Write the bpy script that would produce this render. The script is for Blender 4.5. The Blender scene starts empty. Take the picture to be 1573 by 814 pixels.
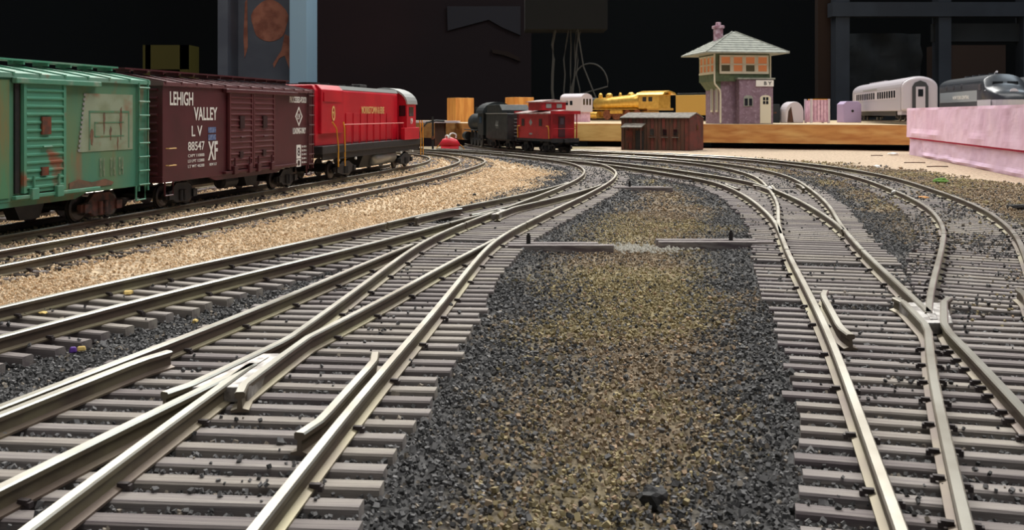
import bpy, bmesh, math, random
import numpy as np
from mathutils import Vector, Matrix

random.seed(7)
rng = np.random.default_rng(7)
# ---------------------------------------------------------------- camera, world, lights, exposure
# one unit is one centimetre: the model railway is about 1:87
SC = bpy.context.scene
COL = SC.collection
RAIL_Z = 0.38                    # top of the rails
TIE_Z = 0.15                     # top of the ties
CAM_Z = RAIL_Z + 3.1
cd = bpy.data.cameras.new('camera')
cam = bpy.data.objects.new('camera', cd)
COL.objects.link(cam)
cam.location = (0, 0, CAM_Z)
cam.rotation_euler = (math.pi / 2, 0, 0)
cd.sensor_width = 36.0
cd.lens = 36.0 * 1470 / 1573
cd.shift_y = -(407 - 176) / 1573
cd.clip_start = 0.1
cd.clip_end = 2000
cd.dof.use_dof = True
cd.dof.focus_distance = 26
cd.dof.aperture_fstop = 2.6
SC.camera = cam

w = bpy.data.worlds.new('world')
SC.world = w
w.use_nodes = True
w.node_tree.nodes['Background'].inputs[0].default_value = (0.85, 0.92, 1.0, 1)
w.node_tree.nodes['Background'].inputs[1].default_value = 0.13


def area(name, loc, target, sx, sy, power, col, spread=180):
    d = bpy.data.lights.new(name, 'AREA')
    d.shape = 'RECTANGLE'
    d.size, d.size_y = sx, sy
    d.energy = power
    d.color = col
    d.spread = math.radians(spread)
    o = bpy.data.objects.new(name, d)
    COL.objects.link(o)
    o.location = loc
    o.rotation_euler = (Vector(target) - Vector(loc)).to_track_quat('-Z', 'Y').to_euler()
    return o


area('fluorescent_or_fill', (12, 58, 112), (4, 44, 0), 170, 34, 100000, (1.0, 0.97, 0.91), 150)
area('fluorescent_or_fill', (-10, 190, 118), (0, 40, 0), 170, 40, 205000, (1.0, 0.98, 0.93), 130)
area('fluorescent_or_fill', (40, -10, 120), (2, 44, 0), 140, 30, 30000, (1.0, 0.98, 0.95), 140)  # unseen fill light, added to brighten faces turned to the camera
area('room_lamp', (120, 150, 150), (-40, 165, 20), 60, 60, 46000, (0.80, 0.92, 1.0), 120)

SC.view_settings.view_transform = 'Standard'
SC.view_settings.look = 'None'
SC.view_settings.exposure = 0.0
SC.view_settings.gamma = 1.0
SC.view_settings.use_curve_mapping = False


# ---------------------------------------------------------------- helpers
def lin(c):
    return tuple(((v / 255) / 12.92 if v / 255 <= 0.04045 else ((v / 255 + 0.055) / 1.055) ** 2.4) for v in c)


MATS = {}


def mat(name, col, rough=0.6, metal=0.0, col2=None, scale=2.0, mix=(0.4, 0.6), stretch=(1, 1, 1), bump=0.0, bscale=None,
        col3=None, scale3=6.0, mix3=(0.55, 0.65), emit=None, estr=0.0, spec=0.5, coords='Object', detail=4.0):
    m = bpy.data.materials.new(name)
    MATS[name] = m
    m.use_nodes = True
    nt = m.node_tree
    b = nt.nodes['Principled BSDF']
    c1 = (*lin(col), 1)
    b.inputs['Base Color'].default_value = c1
    b.inputs['Roughness'].default_value = rough
    b.inputs['Metallic'].default_value = metal
    b.inputs['Specular IOR Level'].default_value = spec
    if emit:
        b.inputs['Emission Color'].default_value = (*lin(emit), 1)
        b.inputs['Emission Strength'].default_value = estr
    tc = mp = None
    if col2 or bump:
        tc = nt.nodes.new('ShaderNodeTexCoord')
        mp = nt.nodes.new('ShaderNodeMapping')
        mp.inputs['Scale'].default_value = stretch
        nt.links.new(tc.outputs[coords], mp.inputs[0])

    def layer(prev, colour, sc, rng_):
        n = nt.nodes.new('ShaderNodeTexNoise')
        n.inputs['Scale'].default_value = sc
        n.inputs['Detail'].default_value = detail
        nt.links.new(mp.outputs[0], n.inputs['Vector'])
        r = nt.nodes.new('ShaderNodeMapRange')
        r.inputs[1].default_value, r.inputs[2].default_value = rng_
        nt.links.new(n.outputs['Fac'], r.inputs[0])
        x = nt.nodes.new('ShaderNodeMix')
        x.data_type = 'RGBA'
        nt.links.new(r.outputs[0], x.inputs[0])
        if prev is None:
            x.inputs[6].default_value = c1
        else:
            nt.links.new(prev, x.inputs[6])
        x.inputs[7].default_value = (*lin(colour), 1)
        return x.outputs[2]
    out = None
    if col2:
        out = layer(None, col2, scale, mix)
        if col3:
            out = layer(out, col3, scale3, mix3)
        nt.links.new(out, b.inputs['Base Color'])
    if bump:
        n = nt.nodes.new('ShaderNodeTexNoise')
        n.inputs['Scale'].default_value = bscale or scale * 3
        n.inputs['Detail'].default_value = 5
        nt.links.new(mp.outputs[0], n.inputs['Vector'])
        bp = nt.nodes.new('ShaderNodeBump')
        bp.inputs['Strength'].default_value = bump
        bp.inputs['Distance'].default_value = 0.05
        nt.links.new(n.outputs['Fac'], bp.inputs['Height'])
        nt.links.new(bp.outputs[0], b.inputs['Normal'])
    return m


def attr_mat(name, rough=0.9, noise=None, bump=0.0):
    """base colour from the mesh colour attribute, broken up by noise"""
    m = bpy.data.materials.new(name)
    MATS[name] = m
    m.use_nodes = True
    nt = m.node_tree
    b = nt.nodes['Principled BSDF']
    b.inputs['Roughness'].default_value = rough
    b.inputs['Specular IOR Level'].default_value = 0.25
    a = nt.nodes.new('ShaderNodeAttribute')
    a.attribute_name = 'Col'
    out = a.outputs['Color']
    if noise:
        tc = nt.nodes.new('ShaderNodeTexCoord')
        n = nt.nodes.new('ShaderNodeTexNoise')
        n.inputs['Scale'].default_value = noise
        n.inputs['Detail'].default_value = 6
        n.inputs['Roughness'].default_value = 0.7
        nt.links.new(tc.outputs['Object'], n.inputs['Vector'])
        r = nt.nodes.new('ShaderNodeMapRange')
        r.inputs[1].default_value, r.inputs[2].default_value = 0.3, 0.7
        r.inputs[3].default_value, r.inputs[4].default_value = 0.45, 1.5
        nt.links.new(n.outputs['Fac'], r.inputs[0])
        x = nt.nodes.new('ShaderNodeVectorMath')
        x.operation = 'SCALE'
        nt.links.new(out, x.inputs[0])
        nt.links.new(r.outputs[0], x.inputs['Scale'])
        out = x.outputs[0]
        bp = nt.nodes.new('ShaderNodeBump')
        bp.inputs['Strength'].default_value = 0.8
        bp.inputs['Distance'].default_value = 0.06
        nt.links.new(n.outputs['Fac'], bp.inputs['Height'])
        nt.links.new(bp.outputs[0], b.inputs['Normal'])
    nt.links.new(out, b.inputs['Base Color'])
    return m


class MB:
    def __init__(s):
        s.v, s.f, s.m = [], [], []

    def add(s, vs, fs, mi=0):
        b = len(s.v)
        s.v += [tuple(v) for v in vs]
        s.f += [tuple(b + i for i in f) for f in fs]
        s.m += [mi] * len(fs)
        return s

    def box(s, c, d, rz=0.0, mi=0, top=None):
        x, y, z = d[0] / 2, d[1] / 2, d[2] / 2
        t = top or (1, 1)
        ca, sa = math.cos(rz), math.sin(rz)
        vs = []
        for k in (-1, 1):
            q = (1, 1) if k < 0 else t
            for a, b in ((-1, -1), (1, -1), (1, 1), (-1, 1)):
                px, py = a * x * q[0], b * y * q[1]
                vs.append((c[0] + px * ca - py * sa, c[1] + px * sa + py * ca, c[2] + k * z))
        return s.add(vs, [(3, 2, 1, 0), (4, 5, 6, 7), (0, 1, 5, 4), (1, 2, 6, 5), (2, 3, 7, 6), (3, 0, 4, 7)], mi)

    def prism(s, poly, a, b, axis='x', mi=0):
        """poly in the plane normal to the axis: x -> (y,z), y -> (x,z), z -> (x,y); extruded from a to b"""
        def P(u, v, t):
            return {'x': (t, u, v), 'y': (u, t, v), 'z': (u, v, t)}[axis]
        n = len(poly)
        vs = [P(u, v, a) for u, v in poly] + [P(u, v, b) for u, v in poly]
        fs = [tuple(range(n))[::-1], tuple(range(n, 2 * n))]
        fs += [(i, (i + 1) % n, n + (i + 1) % n, n + i) for i in range(n)]
        return s.add(vs, fs, mi)

    def tube(s, pts, r, n=6, mi=0, cap=True):
        pts = [Vector(p) for p in pts]
        rr = r if isinstance(r, (list, tuple)) else [r] * len(pts)
        vs, up = [], Vector((0, 0, 1))
        for i, p in enumerate(pts):
            t = (pts[min(i + 1, len(pts) - 1)] - pts[max(i - 1, 0)])
            t = t.normalized() if t.length > 1e-9 else Vector((1, 0, 0))
            a = t.cross(up)
            if a.length < 0.05:
                a = t.cross(Vector((1, 0, 0)))
            a.normalize()
            b = a.cross(t)
            for k in range(n):
                an = 2 * math.pi * k / n
                vs.append(p + (a * math.cos(an) + b * math.sin(an)) * rr[i])
        fs = []
        for i in range(len(pts) - 1):
            for k in range(n):
                fs.append((i * n + k, i * n + (k + 1) % n, (i + 1) * n + (k + 1) % n, (i + 1) * n + k))
        if cap:
            fs.append(tuple(range(n))[::-1])
            fs.append(tuple(range((len(pts) - 1) * n, len(pts) * n)))
        return s.add(vs, fs, mi)

    def sweep(s, prof, path, z, mats=None):
        """profile (lateral, height) along a path in the plane; mats: material per profile edge"""
        P = np.asarray(path, float)
        T = np.gradient(P, axis=0)
        T /= np.linalg.norm(T, axis=1)[:, None]
        N = np.stack([T[:, 1], -T[:, 0]], 1)
        n, k = len(P), len(prof)
        vs = []
        for i in range(n):
            zz = z[i] if hasattr(z, '__len__') else z
            for u, h in prof:
                vs.append((P[i, 0] + N[i, 0] * u, P[i, 1] + N[i, 1] * u, zz + h))
        b = len(s.v)
        s.v += vs
        for i in range(n - 1):
            for j in range(k):
                s.f.append((b + i * k + j, b + (i + 1) * k + j, b + (i + 1) * k + (j + 1) % k, b + i * k + (j + 1) % k))
                s.m.append(mats[j] if mats else 0)
        s.f.append(tuple(b + j for j in range(k)))
        s.m.append(0)
        s.f.append(tuple(b + (n - 1) * k + j for j in range(k))[::-1])
        s.m.append(0)
        return s

    def mesh(s, name, mats, smooth=False):
        me = bpy.data.meshes.new(name)
        me.from_pydata(s.v, [], s.f)
        for m in (mats if isinstance(mats, (list, tuple)) else [mats]):
            me.materials.append(MATS[m])
        me.polygons.foreach_set('material_index', s.m)
        if smooth:
            me.polygons.foreach_set('use_smooth', [True] * len(s.f))
        bm = bmesh.new()
        bm.from_mesh(me)
        bmesh.ops.recalc_face_normals(bm, faces=bm.faces)
        bm.to_mesh(me)
        bm.free()
        me.update()
        return me

    def build(s, name, mats, parent=None, smooth=False, bevel=0.0, loc=None):
        o = bpy.data.objects.new(name, s.mesh(name, mats, smooth))
        COL.objects.link(o)
        if parent:
            o.parent = parent
        if loc is not None:
            o.location = loc
        if bevel:
            md = o.modifiers.new('bevel', 'BEVEL')
            md.width = bevel
            md.segments = 2
            md.limit_method = 'ANGLE'
            md.harden_normals = False
        return o


def tag(o, label=None, cat=None, group=None, kind=None):
    for k, v in (('label', label), ('category', cat), ('group', group), ('kind', kind)):
        if v:
            o[k] = v
    return o


def thing(name, label, cat, loc=(0, 0, 0), rz=0.0, group=None):
    o = bpy.data.objects.new(name, None)
    o.empty_display_size = 0.3
    COL.objects.link(o)
    o.location = loc
    o.rotation_euler = (0, 0, rz)
    return tag(o, label, cat, group)


def link_copy(name, me, parent, loc, rz=0.0, scale=(1, 1, 1)):
    o = bpy.data.objects.new(name, me)
    COL.objects.link(o)
    o.parent = parent
    o.location = loc
    o.rotation_euler = (0, 0, rz)
    o.scale = scale
    return o


def lettering(body, m, parent, loc, width, height, rot=(math.pi / 2, 0, 0), fat=0.0, name='lettering', align='LEFT', spacing=1.0):
    c = bpy.data.curves.new('t', 'FONT')
    c.body = body
    c.extrude = 0.004
    c.offset = fat
    c.space_character = spacing
    t = bpy.data.objects.new('t', c)
    COL.objects.link(t)
    dg = bpy.context.evaluated_depsgraph_get()
    me = bpy.data.meshes.new_from_object(t.evaluated_get(dg))
    bpy.data.objects.remove(t)
    bpy.data.curves.remove(c)
    co = np.zeros(len(me.vertices) * 3)
    me.vertices.foreach_get('co', co)
    co = co.reshape(-1, 3)
    lo, hi = co.min(0), co.max(0)
    co[:, 0] = (co[:, 0] - lo[0]) / max(hi[0] - lo[0], 1e-6) * width - (width / 2 if align == 'CENTER' else 0)
    co[:, 1] = (co[:, 1] - lo[1]) / max(hi[1] - lo[1], 1e-6) * height
    me.vertices.foreach_set('co', co.ravel())
    me.materials.clear()
    me.materials.append(MATS[m])
    o = bpy.data.objects.new(name, me)
    COL.objects.link(o)
    o.parent = parent
    o.location = loc
    o.rotation_euler = rot
    return o


# ---------------------------------------------------------------- value noise on the plane (numpy)
_L = rng.random((256, 256))


def vnoise(x, y, sc, seed=0):
    x = np.asarray(x) / sc + seed * 17.3 + 500
    y = np.asarray(y) / sc + seed * 9.7 + 500
    xi, yi = np.floor(x).astype(int), np.floor(y).astype(int)
    fx, fy = x - xi, y - yi
    fx, fy = fx * fx * (3 - 2 * fx), fy * fy * (3 - 2 * fy)
    g = lambda a, b: _L[a % 256, b % 256]
    return (g(xi, yi) * (1 - fx) + g(xi + 1, yi) * fx) * (1 - fy) + (g(xi, yi + 1) * (1 - fx) + g(xi + 1, yi + 1) * fx) * fy


def fbm(x, y, sc, seed=0):
    return (vnoise(x, y, sc, seed) + 0.5 * vnoise(x, y, sc / 2.1, seed + 1) + 0.25 * vnoise(x, y, sc / 4.3, seed + 2)) / 1.75


# ---------------------------------------------------------------- materials
mat('tie_grey', (158, 150, 144), 0.85, col2=(126, 118, 118), scale=3.0, mix=(0.35, 0.7), stretch=(1.0, 6, 3), bump=0.25, bscale=10, col3=(178, 170, 160), scale3=5, mix3=(0.55, 0.75))
mat('tie_worn', (166, 158, 148), 0.85, col2=(126, 116, 112), scale=3.0, mix=(0.35, 0.7), stretch=(1.0, 6, 3), bump=0.25, bscale=10)
mat('tie_dark', (138, 130, 126), 0.85, col2=(106, 96, 98), scale=3.0, mix=(0.35, 0.7), stretch=(1.0, 6, 3), bump=0.25, bscale=10)
mat('tie_black', (48, 40, 38), 0.8, col2=(66, 56, 50), scale=4.0)
mat('rail_side', (92, 76, 66), 0.5, 0.1, col2=(112, 104, 82), scale=0.35, mix=(0.42, 0.62), col3=(72, 58, 52), scale3=1.3, mix3=(0.5, 0.75))
mat('rail_head', (224, 220, 208), 0.30, 0.9, col2=(186, 178, 164), scale=0.8, mix=(0.4, 0.7))
mat('rail_foot', (150, 142, 114), 0.45, 0.5, col2=(104, 90, 80), scale=0.3, mix=(0.4, 0.6))
mat('frog_metal', (196, 192, 188), 0.45, 0.6, col2=(140, 134, 130), scale=5, bump=0.3, bscale=9)
mat('spike', (70, 62, 62), 0.6, 0.3)
mat('timber_grey', (150, 142, 138), 0.8, col2=(108, 96, 98), scale=2.5, stretch=(1, 8, 6), bump=0.2)
mat('timber_dark', (58, 46, 50), 0.8, col2=(84, 70, 70), scale=3, stretch=(1, 8, 6))
attr_mat('ground_mat', 0.95, noise=5.0)
attr_mat('grain_mat', 0.85)
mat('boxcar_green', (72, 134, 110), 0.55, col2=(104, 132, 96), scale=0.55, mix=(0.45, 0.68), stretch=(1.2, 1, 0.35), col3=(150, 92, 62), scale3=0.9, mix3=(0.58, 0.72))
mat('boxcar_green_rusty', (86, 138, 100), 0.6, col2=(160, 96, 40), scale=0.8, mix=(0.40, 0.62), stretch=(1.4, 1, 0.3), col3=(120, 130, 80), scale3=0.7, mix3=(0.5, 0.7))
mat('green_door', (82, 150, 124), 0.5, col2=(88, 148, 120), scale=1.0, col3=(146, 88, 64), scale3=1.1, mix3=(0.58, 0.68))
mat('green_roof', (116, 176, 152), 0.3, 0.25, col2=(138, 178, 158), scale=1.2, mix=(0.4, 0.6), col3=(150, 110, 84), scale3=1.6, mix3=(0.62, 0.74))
mat('green_trim', (88, 148, 122), 0.45, col2=(140, 160, 140), scale=1.8, mix=(0.5, 0.7))
mat('faded_print', (150, 160, 136), 0.8, col2=(134, 144, 116), scale=1.6, mix=(0.4, 0.65), col3=(148, 104, 78), scale3=1.0, mix3=(0.6, 0.75))
mat('rust', (124, 66, 44), 0.9, col2=(92, 60, 48), scale=5)
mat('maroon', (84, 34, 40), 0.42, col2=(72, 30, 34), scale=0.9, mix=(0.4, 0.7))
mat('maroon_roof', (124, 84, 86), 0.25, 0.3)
mat('maroon_dark', (46, 18, 22), 0.5)
mat('maroon_door', (92, 42, 46), 0.4)
mat('print_white', (236, 232, 226), 0.6)
mat('print_blue', (120, 134, 168), 0.6, col2=(80, 96, 140), scale=9)
mat('loco_red', (204, 22, 42), 0.38, col2=(186, 16, 38), scale=0.7)
mat('loco_grey', (176, 178, 176), 0.35, 0.2)
mat('print_gold', (226, 186, 120), 0.5)
mat('yellow_paint', (216, 150, 44), 0.5)
mat('rail_pink', (226, 140, 136), 0.5)
mat('black_part', (26, 26, 28), 0.55, col2=(40, 36, 36), scale=4)
mat('wheel_metal', (74, 68, 66), 0.35, 0.7)
mat('rusty_frame', (104, 62, 54), 0.75, col2=(60, 46, 44), scale=5)
mat('tank_metal', (150, 150, 146), 0.32, 0.8)
mat('glass_dark', (18, 20, 24), 0.12, spec=0.8)
mat('steam_black', (34, 40, 42), 0.5, 0.2, col2=(50, 54, 54), scale=2)
mat('print_grey', (150, 150, 146), 0.7)
mat('caboose_red', (186, 26, 34), 0.42, col2=(158, 20, 30), scale=1.2)
mat('caboose_roof', (190, 176, 172), 0.4, col2=(152, 120, 116), scale=1.5)
mat('brass', (236, 192, 96), 0.34, 0.6, col2=(220, 172, 80), scale=2)
mat('brass_matt', (214, 172, 92), 0.55, 0.6)
mat('copper_gear', (168, 110, 84), 0.45, 0.6, col2=(120, 74, 62), scale=6)
mat('white_plastic', (204, 192, 198), 0.5)
mat('pink_plastic', (226, 186, 204), 0.6, col2=(206, 160, 182), scale=2)
mat('lilac_box', (176, 156, 190), 0.6)
mat('pine', (206, 148, 82), 0.7, col2=(178, 112, 56), scale=1.0, mix=(0.35, 0.7), stretch=(0.15, 1, 2.4), col3=(222, 176, 108), scale3=0.6, mix3=(0.5, 0.8), bump=0.08)
mat('pine_pale', (214, 178, 112), 0.75, col2=(190, 148, 84), scale=1.0, mix=(0.35, 0.7), stretch=(0.2, 1, 2.4))
mat('board_top', (210, 190, 158), 0.8, col2=(190, 164, 126), scale=0.5, stretch=(0.3, 2, 1))
mat('oak_block', (226, 160, 78), 0.6, col2=(204, 132, 58), scale=0.8, stretch=(3, 3, 0.4))
mat('shed_wood', (92, 56, 44), 0.85, col2=(62, 50, 40), scale=1.2, mix=(0.35, 0.65), stretch=(3, 3, 0.5), col3=(120, 74, 50), scale3=2.5, mix3=(0.6, 0.75))
mat('shed_red', (112, 54, 46), 0.85, col2=(84, 50, 42), scale=1.5, mix=(0.35, 0.65))
mat('shed_roof', (128, 122, 112), 0.8, col2=(96, 90, 84), scale=3)
mat('tower_brick', (142, 118, 134), 0.85, col2=(126, 102, 116), scale=2.2, mix=(0.35, 0.65), col3=(156, 136, 150), scale3=4)
mat('tower_green', (92, 106, 78), 0.7, col2=(78, 92, 66), scale=2)
mat('tower_cream', (222, 214, 192), 0.65)
mat('tower_roof', (158, 160, 150), 0.75, col2=(128, 132, 124), scale=2.2, mix=(0.35, 0.7))
mat('lamp_pane', (190, 120, 80), 0.4, emit=(222, 130, 70), estr=0.20)
mat('dim_pane', (60, 62, 48), 0.3, emit=(120, 96, 50), estr=0.12)
mat('coach_grey', (184, 177, 184), 0.4, 0.1)
mat('coach_light', (202, 194, 200), 0.4)
mat('coach_dark', (60, 62, 64), 0.6)
mat('diesel_dark', (58, 62, 68), 0.32, 0.1)
mat('diesel_light', (152, 158, 162), 0.4)
mat('diesel_nose', (196, 194, 200), 0.35)
mat('foam_pink', (236, 202, 222), 0.85, col2=(228, 188, 212), scale=0.35, mix=(0.4, 0.65), bump=0.35, bscale=2.0, col3=(242, 206, 222), scale3=0.8, mix3=(0.55, 0.75))
mat('foam_lilac', (232, 204, 226), 0.85, col2=(216, 186, 212), scale=0.4, mix=(0.4, 0.65), bump=0.35, bscale=2.0)
mat('foam_seam', (190, 36, 84), 0.8)
mat('column_paint', (88, 92, 102), 0.6, col2=(78, 81, 92), scale=0.15)
mat('column_lit', (150, 180, 200), 0.5)  # lit flange of the grey column: the bluish light is put into this colour
mat('rust_primer', (170, 108, 86), 0.8, col2=(132, 78, 62), scale=0.5)
mat('wall_dark', (56, 37, 37), 0.95, col2=(46, 33, 34), scale=0.02)
mat('wall_black', (20, 22, 22), 0.95)
mat('black_void', (9, 10, 10), 0.95)
mat('rust_thin', (128, 92, 72), 0.9, col2=(104, 84, 68), scale=4)
mat('chimney_pink', (196, 172, 186), 0.8, col2=(150, 110, 124), scale=2.5)
mat('shelf_steel', (52, 58, 68), 0.8, col2=(42, 47, 56), scale=0.1)
mat('shelf_wood', (54, 38, 30), 0.9)
mat('dark_board', (44, 48, 52), 0.9, col2=(34, 38, 41), scale=0.1)
mat('yellow_bin', (84, 74, 12), 0.7)
mat('wire_grey', (62, 62, 61), 0.7)
mat('paper_grey', (62, 58, 62), 0.9)
mat('white_bit', (236, 234, 230), 0.7)
mat('yellow_bit', (232, 200, 122), 0.8)
mat('purple_bit', (96, 52, 150), 0.6)
mat('green_bit', (86, 124, 44), 0.9)
mat('orange_bit', (206, 146, 84), 0.8)
mat('coal', (34, 34, 36), 0.75, col2=(52, 50, 50), scale=12, bump=0.6, bscale=14)
mat('clip_red', (220, 44, 60), 0.4)
mat('powder_white', (200, 196, 186), 0.95)


# ---------------------------------------------------------------- routes: centre lines of the tracks (x, y)
def route(pts, sm=1.6, step=0.1):
    P = np.array(pts, float)
    t = np.r_[0, np.cumsum(np.linalg.norm(np.diff(P, axis=0), axis=1))]
    P0 = np.vstack([2 * P[0] - P[1], P, 2 * P[-1] - P[-2]])
    out = []
    for i in range(1, len(P0) - 2):
        a, b, c, d = P0[i - 1:i + 3]
        n = max(2, int(np.linalg.norm(c - b) / 0.05))
        u = np.linspace(0, 1, n, endpoint=False)[:, None]
        out.append(0.5 * ((2 * b) + (-a + c) * u + (2 * a - 5 * b + 4 * c - d) * u ** 2 + (-a + 3 * b - 3 * c + d) * u ** 3))
    Q = np.vstack(out + [P[-1:]])
    s = np.r_[0, np.cumsum(np.linalg.norm(np.diff(Q, axis=0), axis=1))]
    S = np.arange(0, s[-1], step)
    Q = np.stack([np.interp(S, s, Q[:, 0]), np.interp(S, s, Q[:, 1])], 1)
    k = int(sm / step)
    g = np.exp(-0.5 * (np.arange(-3 * k, 3 * k + 1) / k) ** 2)
    g /= g.sum()
    pad = 3 * k
    E0 = Q[0] - (Q[1] - Q[0]) * np.arange(pad, 0, -1)[:, None]
    E1 = Q[-1] + (Q[-1] - Q[-2]) * np.arange(1, pad + 1)[:, None]
    F = np.vstack([E0, Q, E1])
    Q = np.stack([np.convolve(F[:, i], g, 'valid') for i in (0, 1)], 1)
    return Q


A_near = [(-3.12, 3), (-2.95, 5), (-2.8, 7.1), (-2.62, 9.5), (-2.40, 12), (-2.13, 14.6), (-1.9, 17.3), (-1.57, 21.2), (-1.33, 23.5)]
A_far = [(-0.78, 26.3), (0.4, 31), (1.3, 34.5), (2.2, 38), (3.7, 44.6), (4.6, 50), (4.95, 54.5), (4.85, 60.0), (4.05, 64.7), (2.3, 70), (-0.4, 77), (-4.5, 84), (-11, 91)]
RT = {}
RT['A'] = route(A_near + A_far)
RT['L'] = route([(-6.55, 3), (-5.95, 5), (-5.35, 7.2), (-4.62, 10.1), (-4.06, 12.1), (-3.3, 15.1), (-2.78, 17.3), (-2.36, 19.4), (-1.85, 21.6), (-1.36, 23.6)] + A_far[:4])
RT['T3'] = route([(-10.8, 5), (-9.2, 10), (-7.75, 14.4), (-6.78, 17.2), (-5.95, 19.2), (-4.95, 21.6), (-3.55, 25.2), (-1.95, 29.7), (-0.75, 32.5), (1.35, 37.4), (2.75, 41.4), (3.7, 44.8), (4.6, 50), (4.95, 54.5)])
RT['T2'] = route([(-14.8, 6), (-13.2, 12.5), (-11.1, 21), (-10.45, 23.5), (-9.7, 26.5), (-7.6, 35.2), (-5.55, 43.7), (-4.3, 49.6), (-3.35, 55.5), (-2.75, 60.5), (-2.65, 65), (-3.3, 69.5), (-4.6, 74), (-6.8, 79), (-10.5, 84), (-17, 90)])
RT['T1'] = route([(-18.9, 1), (-16.8, 11), (-14.7, 21), (-13.3, 27.8), (-11.7, 35.5), (-9.7, 45), (-7.75, 54.7), (-6.6, 61.5), (-6.5, 67), (-7.6, 73), (-10.2, 79), (-15, 85)], sm=2.2)
t1 = RT['T1']
tn = np.gradient(t1, axis=0)
tn /= np.linalg.norm(tn, axis=1)[:, None]
RT['T0'] = t1 - 4.9 * np.stack([tn[:, 1], -tn[:, 0]], 1)
R_near = [(2.75, 3), (3.25, 5), (3.75, 7), (4.15, 8.6), (4.5, 10), (5.0, 12), (5.38, 13.6), (6.25, 17.6), (7.05, 21.4), (7.9, 25)]
RT['RL'] = route(R_near + [(8.6, 28.2), (9.15, 31.6), (9.75, 36), (10.2, 41.8), (10.05, 46.1), (9.1, 51.1), (7.4, 57.8), (5.35, 64.0), (2.7, 70), (-0.3, 77), (-4.5, 84)])
RT['CD'] = route(R_near + [(8.72, 28.2), (10.05, 33), (11.5, 39.4), (12.95, 47), (13.4, 52.5), (13.2, 58), (12.0, 64), (9.2, 70.5), (6.1, 75), (3.2, 79.8), (.4, 86), (-2.0, 93), (-4.4, 103.5)])
RT['B'] = route([(2.9, 3), (3.5, 5), (4.3, 7.1), (5.0, 9), (6.4, 12.6), (8.0, 16.2), (9.7, 19.7), (11.0, 22.4), (12.5, 25.6), (14.15, 29.9), (15.3, 33.7), (16.5, 38.8), (18.1, 47.5), (18.55, 55.5), (18.0, 61.5), (16.4, 68.5), (13.2, 74.5), (9.4, 79.5), (5.5, 84.5), (2.5, 90)])
G = 0.85                               # half gauge, to the middle of the rail head


def tang(P):
    T = np.gradient(P, axis=0)
    return T / np.linalg.norm(T, axis=1)[:, None]


def off(name, d, y0=-1e9, y1=1e9):
    P = RT[name]
    T = tang(P)
    Q = P + d * np.stack([T[:, 1], -T[:, 0]], 1)
    return Q[(Q[:, 1] >= y0) & (Q[:, 1] <= y1)]


def xat(Q, y):
    return np.interp(y, Q[:, 1], Q[:, 0])


# a grid that remembers where rails (1) and ties (2) lie, so that loose ballast keeps clear of them
GX0, GY0, GC = -24.0, 3.0, 0.04
OCC = np.zeros((int(50 / GC), int(92 / GC)), np.uint8)


def mark(pts, code):
    pts = np.asarray(pts)
    i = ((pts[:, 0] - GX0) / GC).astype(int)
    j = ((pts[:, 1] - GY0) / GC).astype(int)
    ok = (i >= 0) & (j >= 0) & (i < OCC.shape[0]) & (j < OCC.shape[1])
    OCC[i[ok], j[ok]] = np.maximum(OCC[i[ok], j[ok]], code) if code == 1 else code


RAIL_PROF = [(-.1, 0), (.1, 0), (.1, .024), (.03, .045), (.022, .15), (.056, .166), (.058, .212), (.042, .23), (-.042, .23), (-.058, .212), (-.056, .166), (-.022, .15), (-.03, .045), (-.1, .024)]
RAIL_MATS = [0, 2, 2, 0, 0, 0, 1, 1, 1, 0, 0, 0, 2, 2]


def thin(Q, d=0.35):
    keep = [0]
    for i in range(1, len(Q) - 1):
        if np.linalg.norm(Q[i] - Q[keep[-1]]) >= d:
            keep.append(i)
    return Q[keep + [len(Q) - 1]]


def rail(Q, parent, name='rail', label=None):
    Q = np.asarray(Q, float)
    if len(Q) > 20:
        Q = thin(Q)
    o = MB().sweep(RAIL_PROF, Q, TIE_Z, RAIL_MATS).build(name, ['rail_side', 'rail_head', 'rail_foot'], parent)
    d = np.r_[0, np.cumsum(np.linalg.norm(np.diff(Q, axis=0), axis=1))]
    s = np.arange(0, d[-1], 0.03)
    C = np.stack([np.interp(s, d, Q[:, 0]), np.interp(s, d, Q[:, 1])], 1)
    for u in (-0.12, -0.06, 0, 0.06, 0.12):
        mark(C + np.array([u, 0]), 1)
    if label:
        o['label'] = label
    return o


def unit_tie(mats):
    out = []
    for m in mats:
        for k in range(2):
            b = MB()
            w_, h_ = 0.195 + 0.012 * k, TIE_Z
            prof = [(-w_ / 2, 0), (w_ / 2, 0), (w_ / 2, h_ - .02), (w_ / 2 - .018, h_), (-w_ / 2 + .018, h_), (-w_ / 2, h_ - .02)]
            b.prism(prof, -0.5, 0.5, 'x')
            out.append(b.mesh('tie', m))
    return out


TIES_GREY = unit_tie(['tie_grey', 'tie_worn', 'tie_dark'])
TIES_DARK = unit_tie(['tie_dark', 'tie_black'])


def put_tie(parent, p, ang, left, right, pool, jit=0.03):
    """tie whose ends lie LEFT and RIGHT of p along its length"""
    left += random.uniform(-jit, jit) * 3
    right += random.uniform(-jit, jit) * 3
    ca, sa = math.cos(ang), math.sin(ang)
    m = (left + right) / 2
    a2 = ang + random.gauss(0, 0.008)
    link_copy('tie', random.choice(pool), parent, (p[0] + ca * m, p[1] + sa * m, 0), a2, (right - left, 1, 1))
    s = np.linspace(left - .02, right + .02, int((right - left) / 0.03) + 2)
    for u in np.arange(-0.105, 0.11, 0.03):
        mark(np.stack([p[0] + ca * s - sa * u, p[1] + sa * s + ca * u], 1), 2)


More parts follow.
